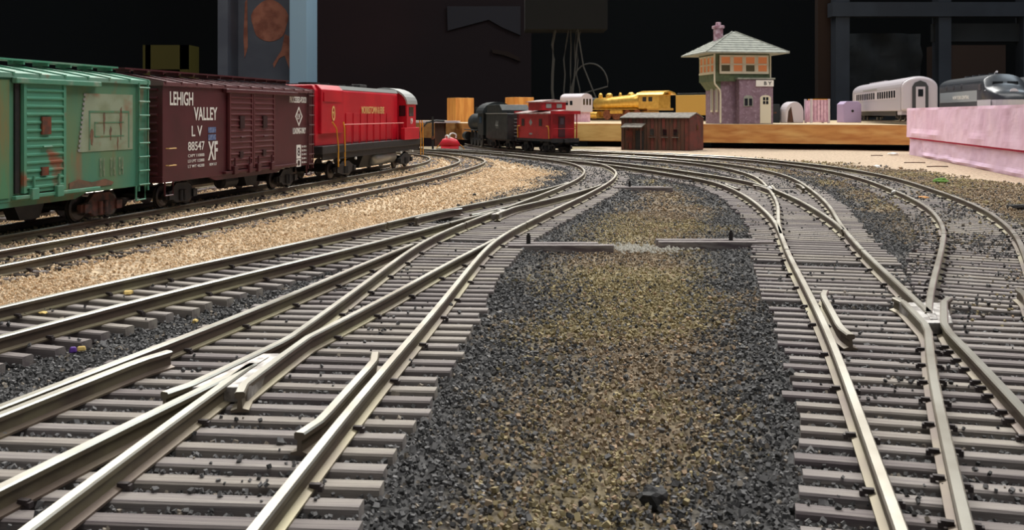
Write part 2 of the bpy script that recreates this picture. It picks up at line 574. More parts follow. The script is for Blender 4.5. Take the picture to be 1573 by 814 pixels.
def stations(name, y0, y1, step=0.435):
    P = RT[name]
    T = tang(P)
    s = np.r_[0, np.cumsum(np.linalg.norm(np.diff(P, axis=0), axis=1))]
    for u in np.arange(0.1, s[-1], step):
        x, y = np.interp(u, s, P[:, 0]), np.interp(u, s, P[:, 1])
        if y0 <= y <= y1:
            tx, ty = np.interp(u, s, T[:, 0]), np.interp(u, s, T[:, 1])
            yield (x, y), math.atan2(-tx, ty)


def lateral(other, p, a):
    """how far to the right of p, along a tie at angle a, the other route runs"""
    Q = RT[other]
    ca, sa = math.cos(a), math.sin(a)
    dx, dy = Q[:, 0] - p[0], Q[:, 1] - p[1]
    k = np.argmin(np.abs(-sa * dx + ca * dy) + 0.02 * np.abs(dx))
    return ca * dx[k] + sa * dy[k]


def lay_ties(parent, name, y0, y1, pool, half=1.5, step=0.435, beside=()):
    """beside: neighbouring routes; where they come close, the ties end halfway to them"""
    for p, a in stations(name, y0, y1, step):
        l, r, jit = -half, half, 0.03
        for o in beside:
            v = lateral(o, p, a)
            if 0 < v < 3.3:
                r, jit = max(0.97, min(r, v / 2 - .05)), .004
            elif -3.3 < v < 0:
                l, jit = min(-0.97, max(l, v / 2 + .05)), .004
        put_tie(parent, p, a, l, r, pool, jit)


def lay_long_ties(parent, name, other, y0, y1, pool, half=1.5, limit=4.5, step=0.435, beside=None):
    Q = RT[other]
    for p, a in stations(name, y0, y1, step):
        ca, sa = math.cos(a), math.sin(a)
        dx, dy = Q[:, 0] - p[0], Q[:, 1] - p[1]
        k = np.argmin(np.abs(-sa * dx + ca * dy) + 0.02 * np.abs(dx))
        lat = ca * dx[k] + sa * dy[k]
        lat = max(-limit, min(limit, lat))
        l, r, jit = min(-half, lat - half), max(half, lat + half), 0.03
        if beside:
            v = lateral(beside, p, a)
            m = (v + min(0, lat)) / 2 + .05
            if l < m:
                l, jit = min(min(0, lat) - .97, m), .004
        put_tie(parent, p, a, l, r, pool, jit)


SPIKE = MB().box((0, 0, 0.03), (0.10, 0.05, 0.045)).box((0.05, 0, 0.01), (0.045, 0.06, 0.05)).mesh('spike', 'spike')


def spikes(parent, Q, y0, y1, every=1.7, z=TIE_Z + 0.015):
    Q = Q[(Q[:, 1] >= y0) & (Q[:, 1] <= y1)]
    if len(Q) < 3:
        return
    T = tang(Q)
    d = np.r_[0, np.cumsum(np.linalg.norm(np.diff(Q, axis=0), axis=1))]
    for u in np.arange(0.5 * every, d[-1], every):
        for sd in (-1, 1):
            uu = u + random.uniform(-0.15, 0.15)
            x, y = np.interp(uu, d, Q[:, 0]), np.interp(uu, d, Q[:, 1])
            tx, ty = np.interp(uu, d, T[:, 0]), np.interp(uu, d, T[:, 1])
            link_copy('spike', SPIKE, parent, (x + sd * ty * .10, y - sd * tx * .10, z), math.atan2(-tx, ty) + (0 if sd > 0 else math.pi))


def crossing(Q1, Q2, y0, y1):
    ys = np.linspace(y0, y1, 2000)
    return ys[np.argmin(np.abs(xat(Q1, ys) - xat(Q2, ys)))]


def frog(parent, Qa, Qb, yc, sg, lim, wing=1.15):
    """rails a and b cross at yc; the points lie on the side sg (+1 far, -1 near); lim: how far each closure rail runs on that side.
    The legs run on beyond the crossing, each closure rail bends into a wing rail beside the other leg."""
    ys = np.linspace(0.0, 4.0, 400)
    sep = np.abs(xat(Qa, yc + sg * ys) - xat(Qb, yc + sg * ys))
    yk = float(ys[np.argmax(sep > 0.24)])
    tip = 0.15
    for Q, other, l in ((Qa, Qb, lim[0]), (Qb, Qa, lim[1])):
        cl = Q[(sg * (Q[:, 1] - yc) >= yk) & (sg * (Q[:, 1] - l) <= 0)]
        if sg < 0:
            cl = cl[::-1]
        # cl now runs from the knuckle away to the points; build from the points to the knuckle
        side = np.sign(xat(Q, yc + sg * 2.0) - xat(other, yc + sg * 2.0))
        w_ = [(xat(other, yc + sg * yy) + side * (0.24 if yy > -wing + .3 else 0.32), yc + sg * yy) for yy in (yk - .25, yk * .4, -0.2, -wing + .35, -wing)]
        path = np.vstack([thin(cl[::-1]) if len(cl) > 3 else cl[::-1], np.array(w_)])
        rail(path, parent, 'closure_rail')
    # casting under the crossing
    b = MB()
    xs = [(xat(Qa, yc + sg * t) + xat(Qb, yc + sg * t)) / 2 for t in (0.4, -0.8)]
    xa, xb = sorted((float(xat(Qa, yc - sg * 0.8)), float(xat(Qb, yc - sg * 0.8))))
    x0 = float(xat(Qa, yc + sg * 0.4))
    poly = [(xs[0] - .06, yc + sg * .5), (xs[0] + .06, yc + sg * .5), (xb, yc - sg * .75), (xa, yc - sg * .75)]
    b.prism(poly, TIE_Z + .06, RAIL_Z - .012, 'z')
    wide = [(xs[0] - .20, yc + sg * .7), (xs[0] + .20, yc + sg * .7), (xb + .30, yc - sg * .85), (xa - .30, yc - sg * .85)]
    b.prism(wide, TIE_Z + .02, RAIL_Z - .03, 'z')
    b.build('frog', 'frog_metal', parent, bevel=0.015)


def legs(Q, yc, sg, l):
    """part of a rail from the frog's tip away from the points"""
    q = Q[(sg * (Q[:, 1] - yc) <= 0.12) & (sg * (Q[:, 1] - l) >= 0)]
    return q


def guard(parent, Q, d, y0, y1):
    q = Q[(Q[:, 1] >= y0) & (Q[:, 1] <= y1)]
    T = tang(q)
    N = np.stack([T[:, 1], -T[:, 0]], 1)
    u = np.linspace(0, 1, len(q))
    fl = np.clip((np.abs(u - .5) - .36) / .14, 0, 1) * 0.09
    o = rail(thin(q + N * (d + np.sign(d) * fl)[:, None], 0.2), parent, 'guard_rail')
    return o


# ---------------------------------------------------------------- setting: ground, room
def zone(x, y):
    """(charcoal, tan, brown, olive, beige) weights of the ground cover at a place"""
    x, y = np.asarray(x, float), np.asarray(y, float)

    def dist(name):
        P = RT[name][::6]
        o = np.full(x.shape, 1e9)
        for k in range(0, len(x), 20000):
            sl = slice(k, k + 20000)
            o[sl] = np.sqrt(((x[sl, None] - P[None, :, 0]) ** 2 + (y[sl, None] - P[None, :, 1]) ** 2).min(1))
        return o
    j = (fbm(x, y, 2.2, 3) - .5) * 1.6
    dA = np.minimum(dist('A'), dist('L'))
    d3 = dist('T3')
    d2 = np.minimum(np.minimum(dist('T2'), dist('T1')), dist('T0'))
    dR = np.minimum(dist('RL'), dist('CD'))
    dB = dist('B')
    sm = lambda d, a, b: np.clip((b - d) / (b - a), 0, 1)
    left = x < xat(RT['A'], y)
    xB = xat(RT['B'], y)
    dark = np.maximum.reduce([sm(dA + j * 1.4, 2.0, 3.7), sm(d3 + j * .4, 1.25, 1.7), sm(dR + j * 1.4, 1.9, 3.4), sm(dB + j * .7, 1.2, 2.0) * 0.8])
    dark = np.where((x > RT['T3'][:, 0].min()) & left & (x > xat(RT['T3'], np.clip(y, 5, 43))) & (y < 36), 1.0, dark)
    tan = np.where(left & (x < xat(RT['T3'], np.clip(y, 5, 50)) + .3) | left & (y > 44), 1.0, 0.0)
    tan = np.maximum(tan, sm(d2, 2.0, 2.6))
    tan *= (1 - dark)
    mid = (x > xat(RT['A'], y)) & (x < xat(RT['RL'], y))
    ol = np.clip((fbm(x, y, 3.2, 11) - .38) * 3.2, 0, 1)
    edge = xB + 6.0 + 2.2 * j
    beige = np.where((x > edge) & (y > 40), np.clip((x - edge) / 1.6, 0, 1) * np.clip((y - 42) / 5, 0, 1), 0.0)
    beige = np.maximum(beige, np.clip((y - 84 + j) / 4, 0, 1) * np.clip((x - 17) / 5, 0, 1))
    rest = np.clip(1 - dark - tan, 0, 1) * (1 - beige)
    return dark * (1 - beige), tan * (1 - beige), rest * (1 - ol), rest * ol, beige


C_DARK, C_TAN, C_BROWN, C_OLIVE, C_BEIGE = [np.array(lin(c)) for c in ((102, 101, 101), (218, 194, 163), (154, 137, 115), (163, 149, 114), (186, 166, 144))]


BED = {}


def bed_level(x, y):
    """how high the ballast lies: filled between the ties of the yard tracks, low beside the exposed ones"""
    def dist(name):
        P = RT[name][::6]
        o = np.full(x.shape, 1e9)
        for k in range(0, len(x), 20000):
            sl = slice(k, k + 20000)
            o[sl] = np.sqrt(((x[sl, None] - P[None, :, 0]) ** 2 + (y[sl, None] - P[None, :, 1]) ** 2).min(1))
        return o
    dd = np.minimum.reduce([dist(n) for n in ('A', 'L', 'RL', 'CD', 'B')])
    d2 = np.minimum(dist('T2'), dist('T1'))
    d3 = dist('T3')
    h = 0.055 * np.clip((2.3 - dd) / .6, 0, 1)
    h = np.maximum(h, 0.10 * np.clip((2.6 - d2) / .6, 0, 1))
    h = np.maximum(h, 0.05 * np.clip((2.0 - d3) / .5, 0, 1) * np.clip((y - 17) / 4, 0, 1))
    return h


def make_ground():
    ys = np.r_[np.arange(-30, 4, 4), np.arange(4, 30, 0.35), np.arange(30, 60, 0.7), np.arange(60, 105.1, 1.0)]
    xs = np.r_[np.arange(-90, -26, 6), np.arange(-26, 40, 0.4), np.arange(40, 91, 6)]
    X, Y = np.meshgrid(xs, ys)
    x, y = X.ravel(), Y.ravel()
    z = (fbm(x, y, 3.0, 5) - .5) * 0.04 - 0.02 + bed_level(x, y)
    dk, tn_, br, ol, be = zone(x, y)
    c = dk[:, None] * C_DARK * .8 + tn_[:, None] * C_TAN * .85 + br[:, None] * C_BROWN * .75 + ol[:, None] * C_OLIVE * .75 + be[:, None] * C_BEIGE
    n, m = len(ys), len(xs)
    idx = np.arange(n * m).reshape(n, m)
    f = np.stack([idx[:-1, :-1], idx[:-1, 1:], idx[1:, 1:], idx[1:, :-1]], -1).reshape(-1, 4)
    me = bpy.data.meshes.new('ground')
    me.from_pydata(np.stack([x, y, z], 1).tolist(), [], f.tolist())
    a = me.color_attributes.new('Col', 'FLOAT_COLOR', 'POINT')
    a.data.foreach_set('color', np.c_[c, np.ones(len(c))].astype(np.float32).ravel())
    me.materials.append(MATS['ground_mat'])
    me.polygons.foreach_set('use_smooth', [True] * len(f))
    o = bpy.data.objects.new('ground', me)
    COL.objects.link(o)
    return tag(o, 'layout surface of dirt, ballast and bare tan board under the tracks', kind='structure')


make_ground()
b = MB().box((0, 37.5, -1.3), (180, 135, 2.2)).build('trim_1', 'pine', None)
tag(b, 'wooden table edge under the layout surface', kind='structure')

tag(MB().box((-20, 290, 40), (700, 6, 260)).build('wall_back', 'wall_black'), 'black far wall of the room', kind='structure')
tag(MB().box((-23.5, 250, 20), (57, 4, 150)).build('wall_panel', 'wall_dark'), 'dark reddish brown panel on the far wall', kind='structure')
tag(MB().box((0, 120, -75), (700, 360, 4)).build('floor', 'wall_black'), 'dark room floor below the layout', kind='structure')

# ---------------------------------------------------------------- tracks
# near left turnout (routes A and L)
t = thing('track_turnout', 'turnout with two guard rails beside the straight track with exposed ties', 'track')
Ar, Al, Lr, Ll = off('A', G), off('A', -G), off('L', G), off('L', -G)
yc = crossing(Al, Lr, 10, 18)
LEFT_FROG = yc
lay_long_ties(t, 'A', 'L', 4.2, 25.0, TIES_GREY, beside='T3')
cut = lambda Q, a, b: Q[(Q[:, 1] >= a) & (Q[:, 1] <= b)]
rail(cut(Ar, 3.5, 27.5), t, 'stock_rail')
rail(cut(Ll, 3.5, 23.0), t, 'stock_rail')
rail(legs(Al, yc, 1, 3.5), t)
rail(legs(Lr, yc, 1, 3.5), t)
frog(t, Al, Lr, yc, 1, (27.5, 24.0))
guard(t, Ll, 0.21, yc - 2.6, yc + 0.9)
guard(t, Ar, -0.21, yc - 2.6, yc + 0.7)
for Q in (cut(Ar, 4, 27), cut(Ll, 4, 23), cut(Al, 4, yc - .8), cut(Lr, 4, yc - .8), cut(Al, yc + 1.3, 27), cut(Lr, yc + 1.3, 23)):
    spikes(t, Q, 4, 27, 1.75)


TIMBERS = []


def throw_gear(parent, x0, x1, y, ang, dark_first=True, post=None):
    ca, sa = math.cos(ang), math.sin(ang)
    for k, (dy, xe, m) in enumerate(((0.0, 0.0, 'timber_grey'), (0.42, -0.35, 'timber_grey'))):
        L_ = x1 - x0 + xe
        o = MB().box((0, 0, 0), (L_, 0.25, 0.24)).build('headblock_timber', m, parent, bevel=0.015)
        o.location = ((x0 + x1 + xe) / 2 - sa * dy, y + dy + sa * 0, 0.09)
        o.rotation_euler = (0, 0, ang)
        TIMBERS.append((x0 - .02, x1 + xe + .02, y + dy - .15, y + dy + .15))
        gx, gy = np.meshgrid(np.arange(x0, x1 + xe + .03, .03), np.arange(y + dy - .15, y + dy + .16, .03))
        mark(np.stack([gx.ravel(), gy.ravel()], 1), 1)
    if post is not None:
        b = MB().tube([(post, y + .3, 0.15), (post, y + .3, 0.42)], 0.055, 8).tube([(post, y + .3, 0.40), (post, y + .3, 0.47)], 0.035, 8)
        b.build('throw_pin', 'black_part', parent)


throw_gear(t, -0.1, 2.55, 24.05, 0.0, post=0.42)

# far left turnout and curve (route A beyond, T3 joining)
t = thing('track_turnout', 'curved turnout sweeping left towards the caboose, beyond the tan dirt bank', 'track')
lay_long_ties(t, 'A', 'T3', 30.5, 48, TIES_GREY)
lay_ties(t, 'A', 25.3, 30.3, TIES_GREY, beside=('T3',))
lay_ties(t, 'A', 48.2, 57.6, TIES_GREY, beside=('RL',))
lay_long_ties(t, 'A', 'RL', 57.9, 82, TIES_GREY)
T3l, T3r = off('T3', -G), off('T3', G)
yc = crossing(Al, T3r, 28, 38)
rail(cut(Ar, 27.5, 88), t, 'stock_rail')
rail(cut(T3l, 27.5, 44.0), t, 'stock_rail')
rail(legs(Al, yc, 1, 27.5), t)
rail(legs(T3r, yc, 1, 27.5), t)
frog(t, Al, T3r, yc, 1, (88, 42.5))
guard(t, T3l, 0.21, yc - 2.2, yc + 0.9)
for Q in (Ar, cut(Al, 27, yc - 1), cut(T3l, 27, 42), cut(Al, yc + 1.3, 58), cut(T3r, 27, yc - 1)):
    spikes(t, Q, 28, 50, 1.75)
throw_gear(t, 4.6, 7.25, 43.2, 0.0, post=5.35)

t = thing('railway_track', 'straight track on exposed dark ties, between tan ballast and the guard-railed turnout', 'track')
lay_ties(t, 'T3', 6, 29.3, TIES_GREY, half=1.45, step=0.5, beside=('L',))
for ch in t.children:
    if ch.location.y < 15.5:
        ch.data = random.choice(TIES_DARK[:2])
rail(cut(T3l, 5, 27.5), t)
rail(cut(T3r, 5, 27.5), t)
spikes(t, T3l, 10, 30, 1.75)
spikes(t, T3r, 10, 30, 1.75)

for nm, lab, pool, y0 in (('T2', 'track half buried in tan ballast, beside the train', TIES_DARK, 8), ('T1', 'track carrying the freight train and red diesel', TIES_DARK, 8),
                          ('T0', 'track seen behind and beneath the freight train', TIES_DARK, 14)):
    t = thing('railway_track', lab, 'track')
    lay_ties(t, nm, y0 + 8, {'T2': 82, 'T1': 78, 'T0': 60}[nm], pool, half=1.4, step=0.47)
    Q0, Q1 = off(nm, -G, y0, 84), off(nm, G, y0, 84)
    rail(Q0, t)
    rail(Q1, t)
    if nm != 'T0':
        spikes(t, Q1, 18, 50, 0.94)
        spikes(t, Q0, 18, 34, 0.94)

# near right turnout (main RL/CD and B)
t = thing('track_turnout', 'turnout with shining frog and guard rail, right of the dirt strip, below the pink foam', 'track')
Rl, Rr, Bl, Br = off('RL', -G), off('CD', G), off('B', -G), off('B', G)
yc = crossing(Rr, Bl, 10, 18)
lay_long_ties(t, 'RL', 'B', 4.2, 16.6, TIES_GREY)
lay_ties(t, 'RL', 16.8, 21.3, TIES_GREY, half=1.62, beside=('B',))
lay_ties(t, 'B', 16.45, 24.5, TIES_GREY, beside=('CD',))
rail(cut(Rl, 3.5, 22), t, 'stock_rail')
rail(cut(Br, 3.5, 25), t, 'stock_rail')
rail(legs(Rr, yc, -1, 22), t)
rail(legs(Bl, yc, -1, 25), t)
frog(t, Rr, Bl, yc, -1, (3.5, 3.5))
guard(t, Rl, 0.21, yc - 1.6, yc + 1.9)
guard(t, Br, -0.21, yc - 1.6, yc + 1.9)
spikes(t, Rl, 4, 22, 1.7)
spikes(t, cut(Rr, 4, yc - 1.2), 4, 22, 0.435)
spikes(t, cut(Rr, yc + 1, 22), 4, 22, 1.7)
spikes(t, cut(Bl, 4, yc - 1), 4, 25, 0.87)
spikes(t, cut(Bl, yc + 1, 25), 4, 25, 0.87)

# far right turnout (RL and CD part)
t = thing('track_turnout', 'turnout fanning left in front of the weathered brown shed', 'track')
Rlr, Cl = off('RL', G), off('CD', -G)
ys_ = np.linspace(60, 80, 400)
JOIN = float(ys_[np.argmax(np.abs(xat(RT['RL'], ys_) - xat(RT['A'], ys_)) < .16)])     # where this track's rails meet those of the left curve
yc = crossing(Rlr, Cl, 33, 46)
lay_long_ties(t, 'CD', 'RL', 21.6, 43.0, TIES_GREY, half=1.6)
lay_ties(t, 'RL', 43.8, 57.0, TIES_GREY, beside=('CD', 'A'))
lay_ties(t, 'CD', 43.4, 102, TIES_GREY, beside=('RL',))
rail(cut(Rl, 22, JOIN), t, 'stock_rail')
rail(cut(Rr, 22, 102.5), t, 'stock_rail')
rail(legs(Rlr, yc, -1, JOIN), t)
rail(legs(Cl, yc, -1, 102.5), t)
frog(t, Rlr, Cl, yc, -1, (25.8, 25.0))
guard(t, Rr, -0.21, yc - 1.0, yc + 1.9)
guard(t, Rl, 0.21, yc - 1.0, yc + 1.9)
for Q in (Rl, Rr, cut(Rlr, 27, yc - 1), cut(Cl, 27, yc - 1)):
    spikes(t, Q, 22, 48, 1.3)
throw_gear(t, 3.78, 6.75, 24.7, 0.0, post=5.72)

t = thing('railway_track', 'outermost curved track by the bare tan board and pink foam', 'track')
lay_ties(t, 'B', 25.0, 78, TIES_GREY, step=0.47)
rail(cut(Bl, 25, 86), t)
rail(cut(Br, 25, 86), t)
spikes(t, Bl, 25, 42, 1.75)
spikes(t, Br, 25, 42, 1.75)

# ---------------------------------------------------------------- loose ballast (nobody could count it)
OCT = np.array([(1, 0, 0), (-1, 0, 0), (0, 1, 0), (0, -1, 0), (0, 0, 1), (0, 0, -1)], float)
OCTF = np.array([(0, 2, 4), (2, 1, 4), (1, 3, 4), (3, 0, 4), (2, 0, 5), (1, 2, 5), (3, 1, 5), (0, 3, 5)])
CUB = np.array([(a, b_, c) for c in (-.7, .7) for b_ in (-.7, .7) for a in (-.7, .7)], float)
CUBF = np.array([(0, 2, 3), (0, 3, 1), (4, 5, 7), (4, 7, 6), (0, 1, 5), (0, 5, 4), (2, 6, 7), (2, 7, 3), (0, 4, 6), (0, 6, 2), (1, 3, 7), (1, 7, 5)])


def scatter(y0, y1, dens, size, lift):
    xm = 0.56 * y1 + 7
    n = int(2 * xm * (y1 - y0) * dens)
    x, y = rng.uniform(-xm, xm, n), rng.uniform(y0, y1, n)
    ok = (np.abs(x) < 0.56 * y + 7) & (x > -23.5) & (x < 31)
    x, y = x[ok], y[ok]
    i, j = ((x - GX0) / GC).astype(int), ((y - GY0) / GC).astype(int)
    inside = (i >= 0) & (j >= 0) & (i < OCC.shape[0]) & (j < OCC.shape[1])
    code = np.zeros(len(x), np.uint8)
    code[inside] = OCC[i[inside], j[inside]]
    u = rng.random(len(x))
    clump = fbm(x, y, 1.6, 21)
    near_b = (np.abs(x - xat(RT['B'], y)) < 1.9) & (y > 16.5)
    near_2 = (np.abs(x - xat(RT['T2'], y)) < 1.9) | (np.abs(x - xat(RT['T1'], y)) < 1.9)
    cover = np.where(clump > .66, .10, .010)
    cover = np.where(near_b, np.where(clump > .46, .8, .12) * np.clip((y - 16) / 6, .3, 1), cover)
    cover = np.where(near_2, .45, cover)
    cover = np.where((y > 40) & ~near_b & (clump > .45), .45, cover)
    on_tie = (code == 2) & (u < cover)
    ok = ((code == 0) | on_tie) & (x < np.interp(y, [28, 50, 83.6], [22.8, 27.4, 34.5]) - .4)
    x, y, code = x[ok], y[ok], code[ok]
    s = size * rng.uniform(.55, 1.25, len(x)) * np.where(rng.random(len(x)) < .03, 1.6, 1)
    z = np.where(code == 2, TIE_Z + s * .3, bed_level(x, y) + (fbm(x, y, 2.5, 8) - .4) * lift + rng.uniform(-.02, .03, len(x)) + s * .3)
    return x, y, z, s


def emit(name, label, cat, P, C, S, cube):
    if not len(P):
        return
    base, F = (CUB, CUBF) if cube else (OCT, OCTF)
    n, k = len(P), len(base)
    V = base[None] * rng.uniform(.7, 1.15, (n, k, 1)) * rng.uniform(.7, 1.2, (n, 1, 3))
    q = rng.normal(size=(n, 4))
    q /= np.linalg.norm(q, axis=1)[:, None]
    a, b_, c, d = q.T
    M = np.stack([1 - 2 * (c * c + d * d), 2 * (b_ * c - d * a), 2 * (b_ * d + c * a), 2 * (b_ * c + d * a), 1 - 2 * (b_ * b_ + d * d), 2 * (c * d - b_ * a),
                  2 * (b_ * d - c * a), 2 * (c * d + b_ * a), 1 - 2 * (b_ * b_ + c * c)], 1).reshape(n, 3, 3)
    V = np.einsum('nij,nkj->nki', M, V) * (S / 2)[:, None, None] + P[:, None]
    FF = (F[None] + (np.arange(n) * k)[:, None, None]).reshape(-1, 3)
    me = bpy.data.meshes.new(name)
    me.vertices.add(n * k)
    me.vertices.foreach_set('co', V.astype(np.float32).ravel())
    nf = len(FF)
    me.loops.add(nf * 3)
    me.loops.foreach_set('vertex_index', FF.astype(np.int32).ravel())
    me.polygons.add(nf)
    me.polygons.foreach_set('loop_start', np.arange(0, nf * 3, 3, dtype=np.int32))
    me.update(calc_edges=True)
    me.shade_flat()
    at = me.color_attributes.new('Col', 'FLOAT_COLOR', 'POINT')
    at.data.foreach_set('color', np.repeat(np.c_[C, np.ones(n)], k, 0).astype(np.float32).ravel())
    me.materials.append(MATS['grain_mat'])
    o = bpy.data.objects.new(name, me)
    COL.objects.link(o)
    tag(o, label, cat, kind='stuff')


bands = [(5.2, 12, 430, .050, .05, True), (12, 20, 270, .056, .06, True), (20, 34, 130, .072, .08, False), (34, 60, 42, .105, .09, False), (60, 86, 8, .16, .08, False)]
acc = {'dark': [], 'tan': [], 'soil': []}
for y0, y1, de, si, li, cube in bands:
    x, y, z, s = scatter(y0, y1, de, si, li)
    dk, tn_, br, ol, be = zone(x, y)
    r = rng.random(len(x))
    keep = rng.random(len(x)) > be * 1.0
    x, y, z, s, dk, tn_, br, ol, be, r = [v[keep] for v in (x, y, z, s, dk, tn_, br, ol, be, r)]
    tot = dk + tn_ + br + ol + 1e-6
    r *= tot
    isd = r < dk + (br + ol) * .24 * (rng.random(len(x)) < fbm(x, y, 1.1, 31) * 1.2)
    ist = ~isd & (r < dk + tn_)
    iss = ~isd & ~ist
    v = rng.uniform(.4, 2.2, len(x))
    cd_ = np.outer(v, np.array(lin((92, 91, 91))))
    lite = rng.random(len(x)) < .05
    cd_[lite] = np.outer(rng.uniform(.7, 1.2, lite.sum()), np.array(lin((150, 140, 128))))
    ct = np.outer(rng.uniform(.75, 1.25, len(x)), C_TAN)
    ct[rng.random(len(x)) < .08] *= np.array((.66, .6, .55))
    mixo = np.where((rng.random(len(x)) < ol / (ol + br + 1e-6))[:, None], C_OLIVE[None], C_BROWN[None])
    cs = mixo * rng.uniform(.55, 1.3, len(x))[:, None]
    pk = rng.random(len(x)) < .07
    cs[pk] = np.array(lin((176, 150, 124))) * rng.uniform(.8, 1.2, pk.sum())[:, None]
    P = np.stack([x, y, z], 1)
    for key, mk, cc in (('dark', isd, cd_), ('tan', ist, ct), ('soil', iss, cs)):
        acc[key].append((P[mk], np.clip(cc[mk], 0, 1), s[mk], cube))
INFO = {'dark': ('cinder_ballast', 'loose charcoal cinder ballast between and beside the ties', 'ballast'),
        'tan': ('tan_ballast', 'loose tan stone ballast around the train tracks', 'ballast'),
        'soil': ('dirt_grit', 'loose brown and olive dirt grit between the tracks', 'dirt')}
for key, lst in acc.items():
    nm, lb, ct_ = INFO[key]
    for cube in (True, False):
        q = [e for e in lst if e[3] == cube]
        where = ' in the foreground' if cube else ' farther back'
        emit(nm, lb + (', coarse grains' if cube else ', beyond the turnout frogs'), ct_, np.vstack([e[0] for e in q]), np.vstack([e[1] for e in q]), np.concatenate([e[2] for e in q]), cube)


# ---------------------------------------------------------------- rolling stock
def on_track(name, y):
    P = RT[name]
    T = tang(P)
    x = xat(P, y)
    tx, ty = np.interp(y, P[:, 1], T[:, 0]), np.interp(y, P[:, 1], T[:, 1])
    return (x, y, RAIL_Z), math.atan2(ty, tx)


def on_chord(name, y, f, r):
    """place, heading and the two truck angles of a car whose trucks stand at +f and -r from its middle"""
    P = RT[name]
    T = tang(P)
    s = np.r_[0, np.cumsum(np.linalg.norm(np.diff(P, axis=0), axis=1))]
    s0 = np.interp(y, P[:, 1], s)
    at = lambda q, A: np.array([np.interp(q, s, A[:, 0]), np.interp(q, s, A[:, 1])])
    a, c = at(s0 + f, P), at(s0 - r, P)
    h = math.atan2(a[1] - c[1], a[0] - c[0])
    m = c + (a - c) * r / (f + r)
    yaw = [math.atan2(v[1], v[0]) - h for v in (at(s0 + f, T), at(s0 - r, T))]
    return (m[0], m[1], RAIL_Z), h, yaw


def arch(w_, z0, h, n=10):
    return [(w_ * math.cos(math.pi * k / n), z0 + h * math.sin(math.pi * k / n)) for k in range(n + 1)]


def wheel_pair(parent, x, r=0.42, g=0.80, m='wheel_metal'):
    b = MB().tube([(x, -g, r), (x, g, r)], .08, 8)
    for s in (-1, 1):
        b.tube([(x, s * (g - .04), r), (x, s * (g + .02), r), (x, s * (g + .05), r)], [r, r * .98, r * .82], 20)
        b.tube([(x, s * (g + .05), r), (x, s * (g + .12), r)], [r * .3, r * .25], 10)
        b.tube([(x, s * (g - .09), r), (x, s * (g - .04), r)], r + .03, 20)
    return b.build('wheelset', m, parent)


def truck(parent, x, m='black_part', wb=1.5, r=0.40, y=1.02):
    at, x = x, 0.0
    b = MB()
    for s in (-1, 1):
        # arch-shaped side frame with journal boxes and spring nest
        poly = [(x - wb / 2 - .22, r - .12), (x - wb / 2 + .2, r - .14), (x - .35, r - .26), (x + .35, r - .26), (x + wb / 2 - .2, r - .14), (x + wb / 2 + .22, r - .12),
                (x + wb / 2 + .22, r + .12), (x + wb / 2 - .1, r + .18), (x + .38, r + .40), (x - .38, r + .40), (x - wb / 2 + .1, r + .18), (x - wb / 2 - .22, r + .12)]
        b.prism(poly, s * y - .07, s * y + .07, 'y')
        for k in (-1, 1):
            b.box((x + k * wb / 2, s * (y + .08), r), (.26, .12, .26))
            b.tube([(x + k * .12, s * (y + .09), r - .2), (x + k * .12, s * (y + .09), r + .16)], .08, 8)
    b.box((x, 0, r + .12), (.34, 2 * y, .26))
    p = b.build('truck', m, parent, bevel=0.01)
    p.location.x = at
    for k in (-1, 1):
        wheel_pair(p, x + k * wb / 2, r)
    return p


def coupler(parent, x, s, z=.95):
    b = MB().box((x + s * .1, 0, z), (.4, .16, .16)).box((x + s * .30, .05, z), (.18, .28, .26))
    return b.build('coupler', 'black_part', parent, bevel=.02)


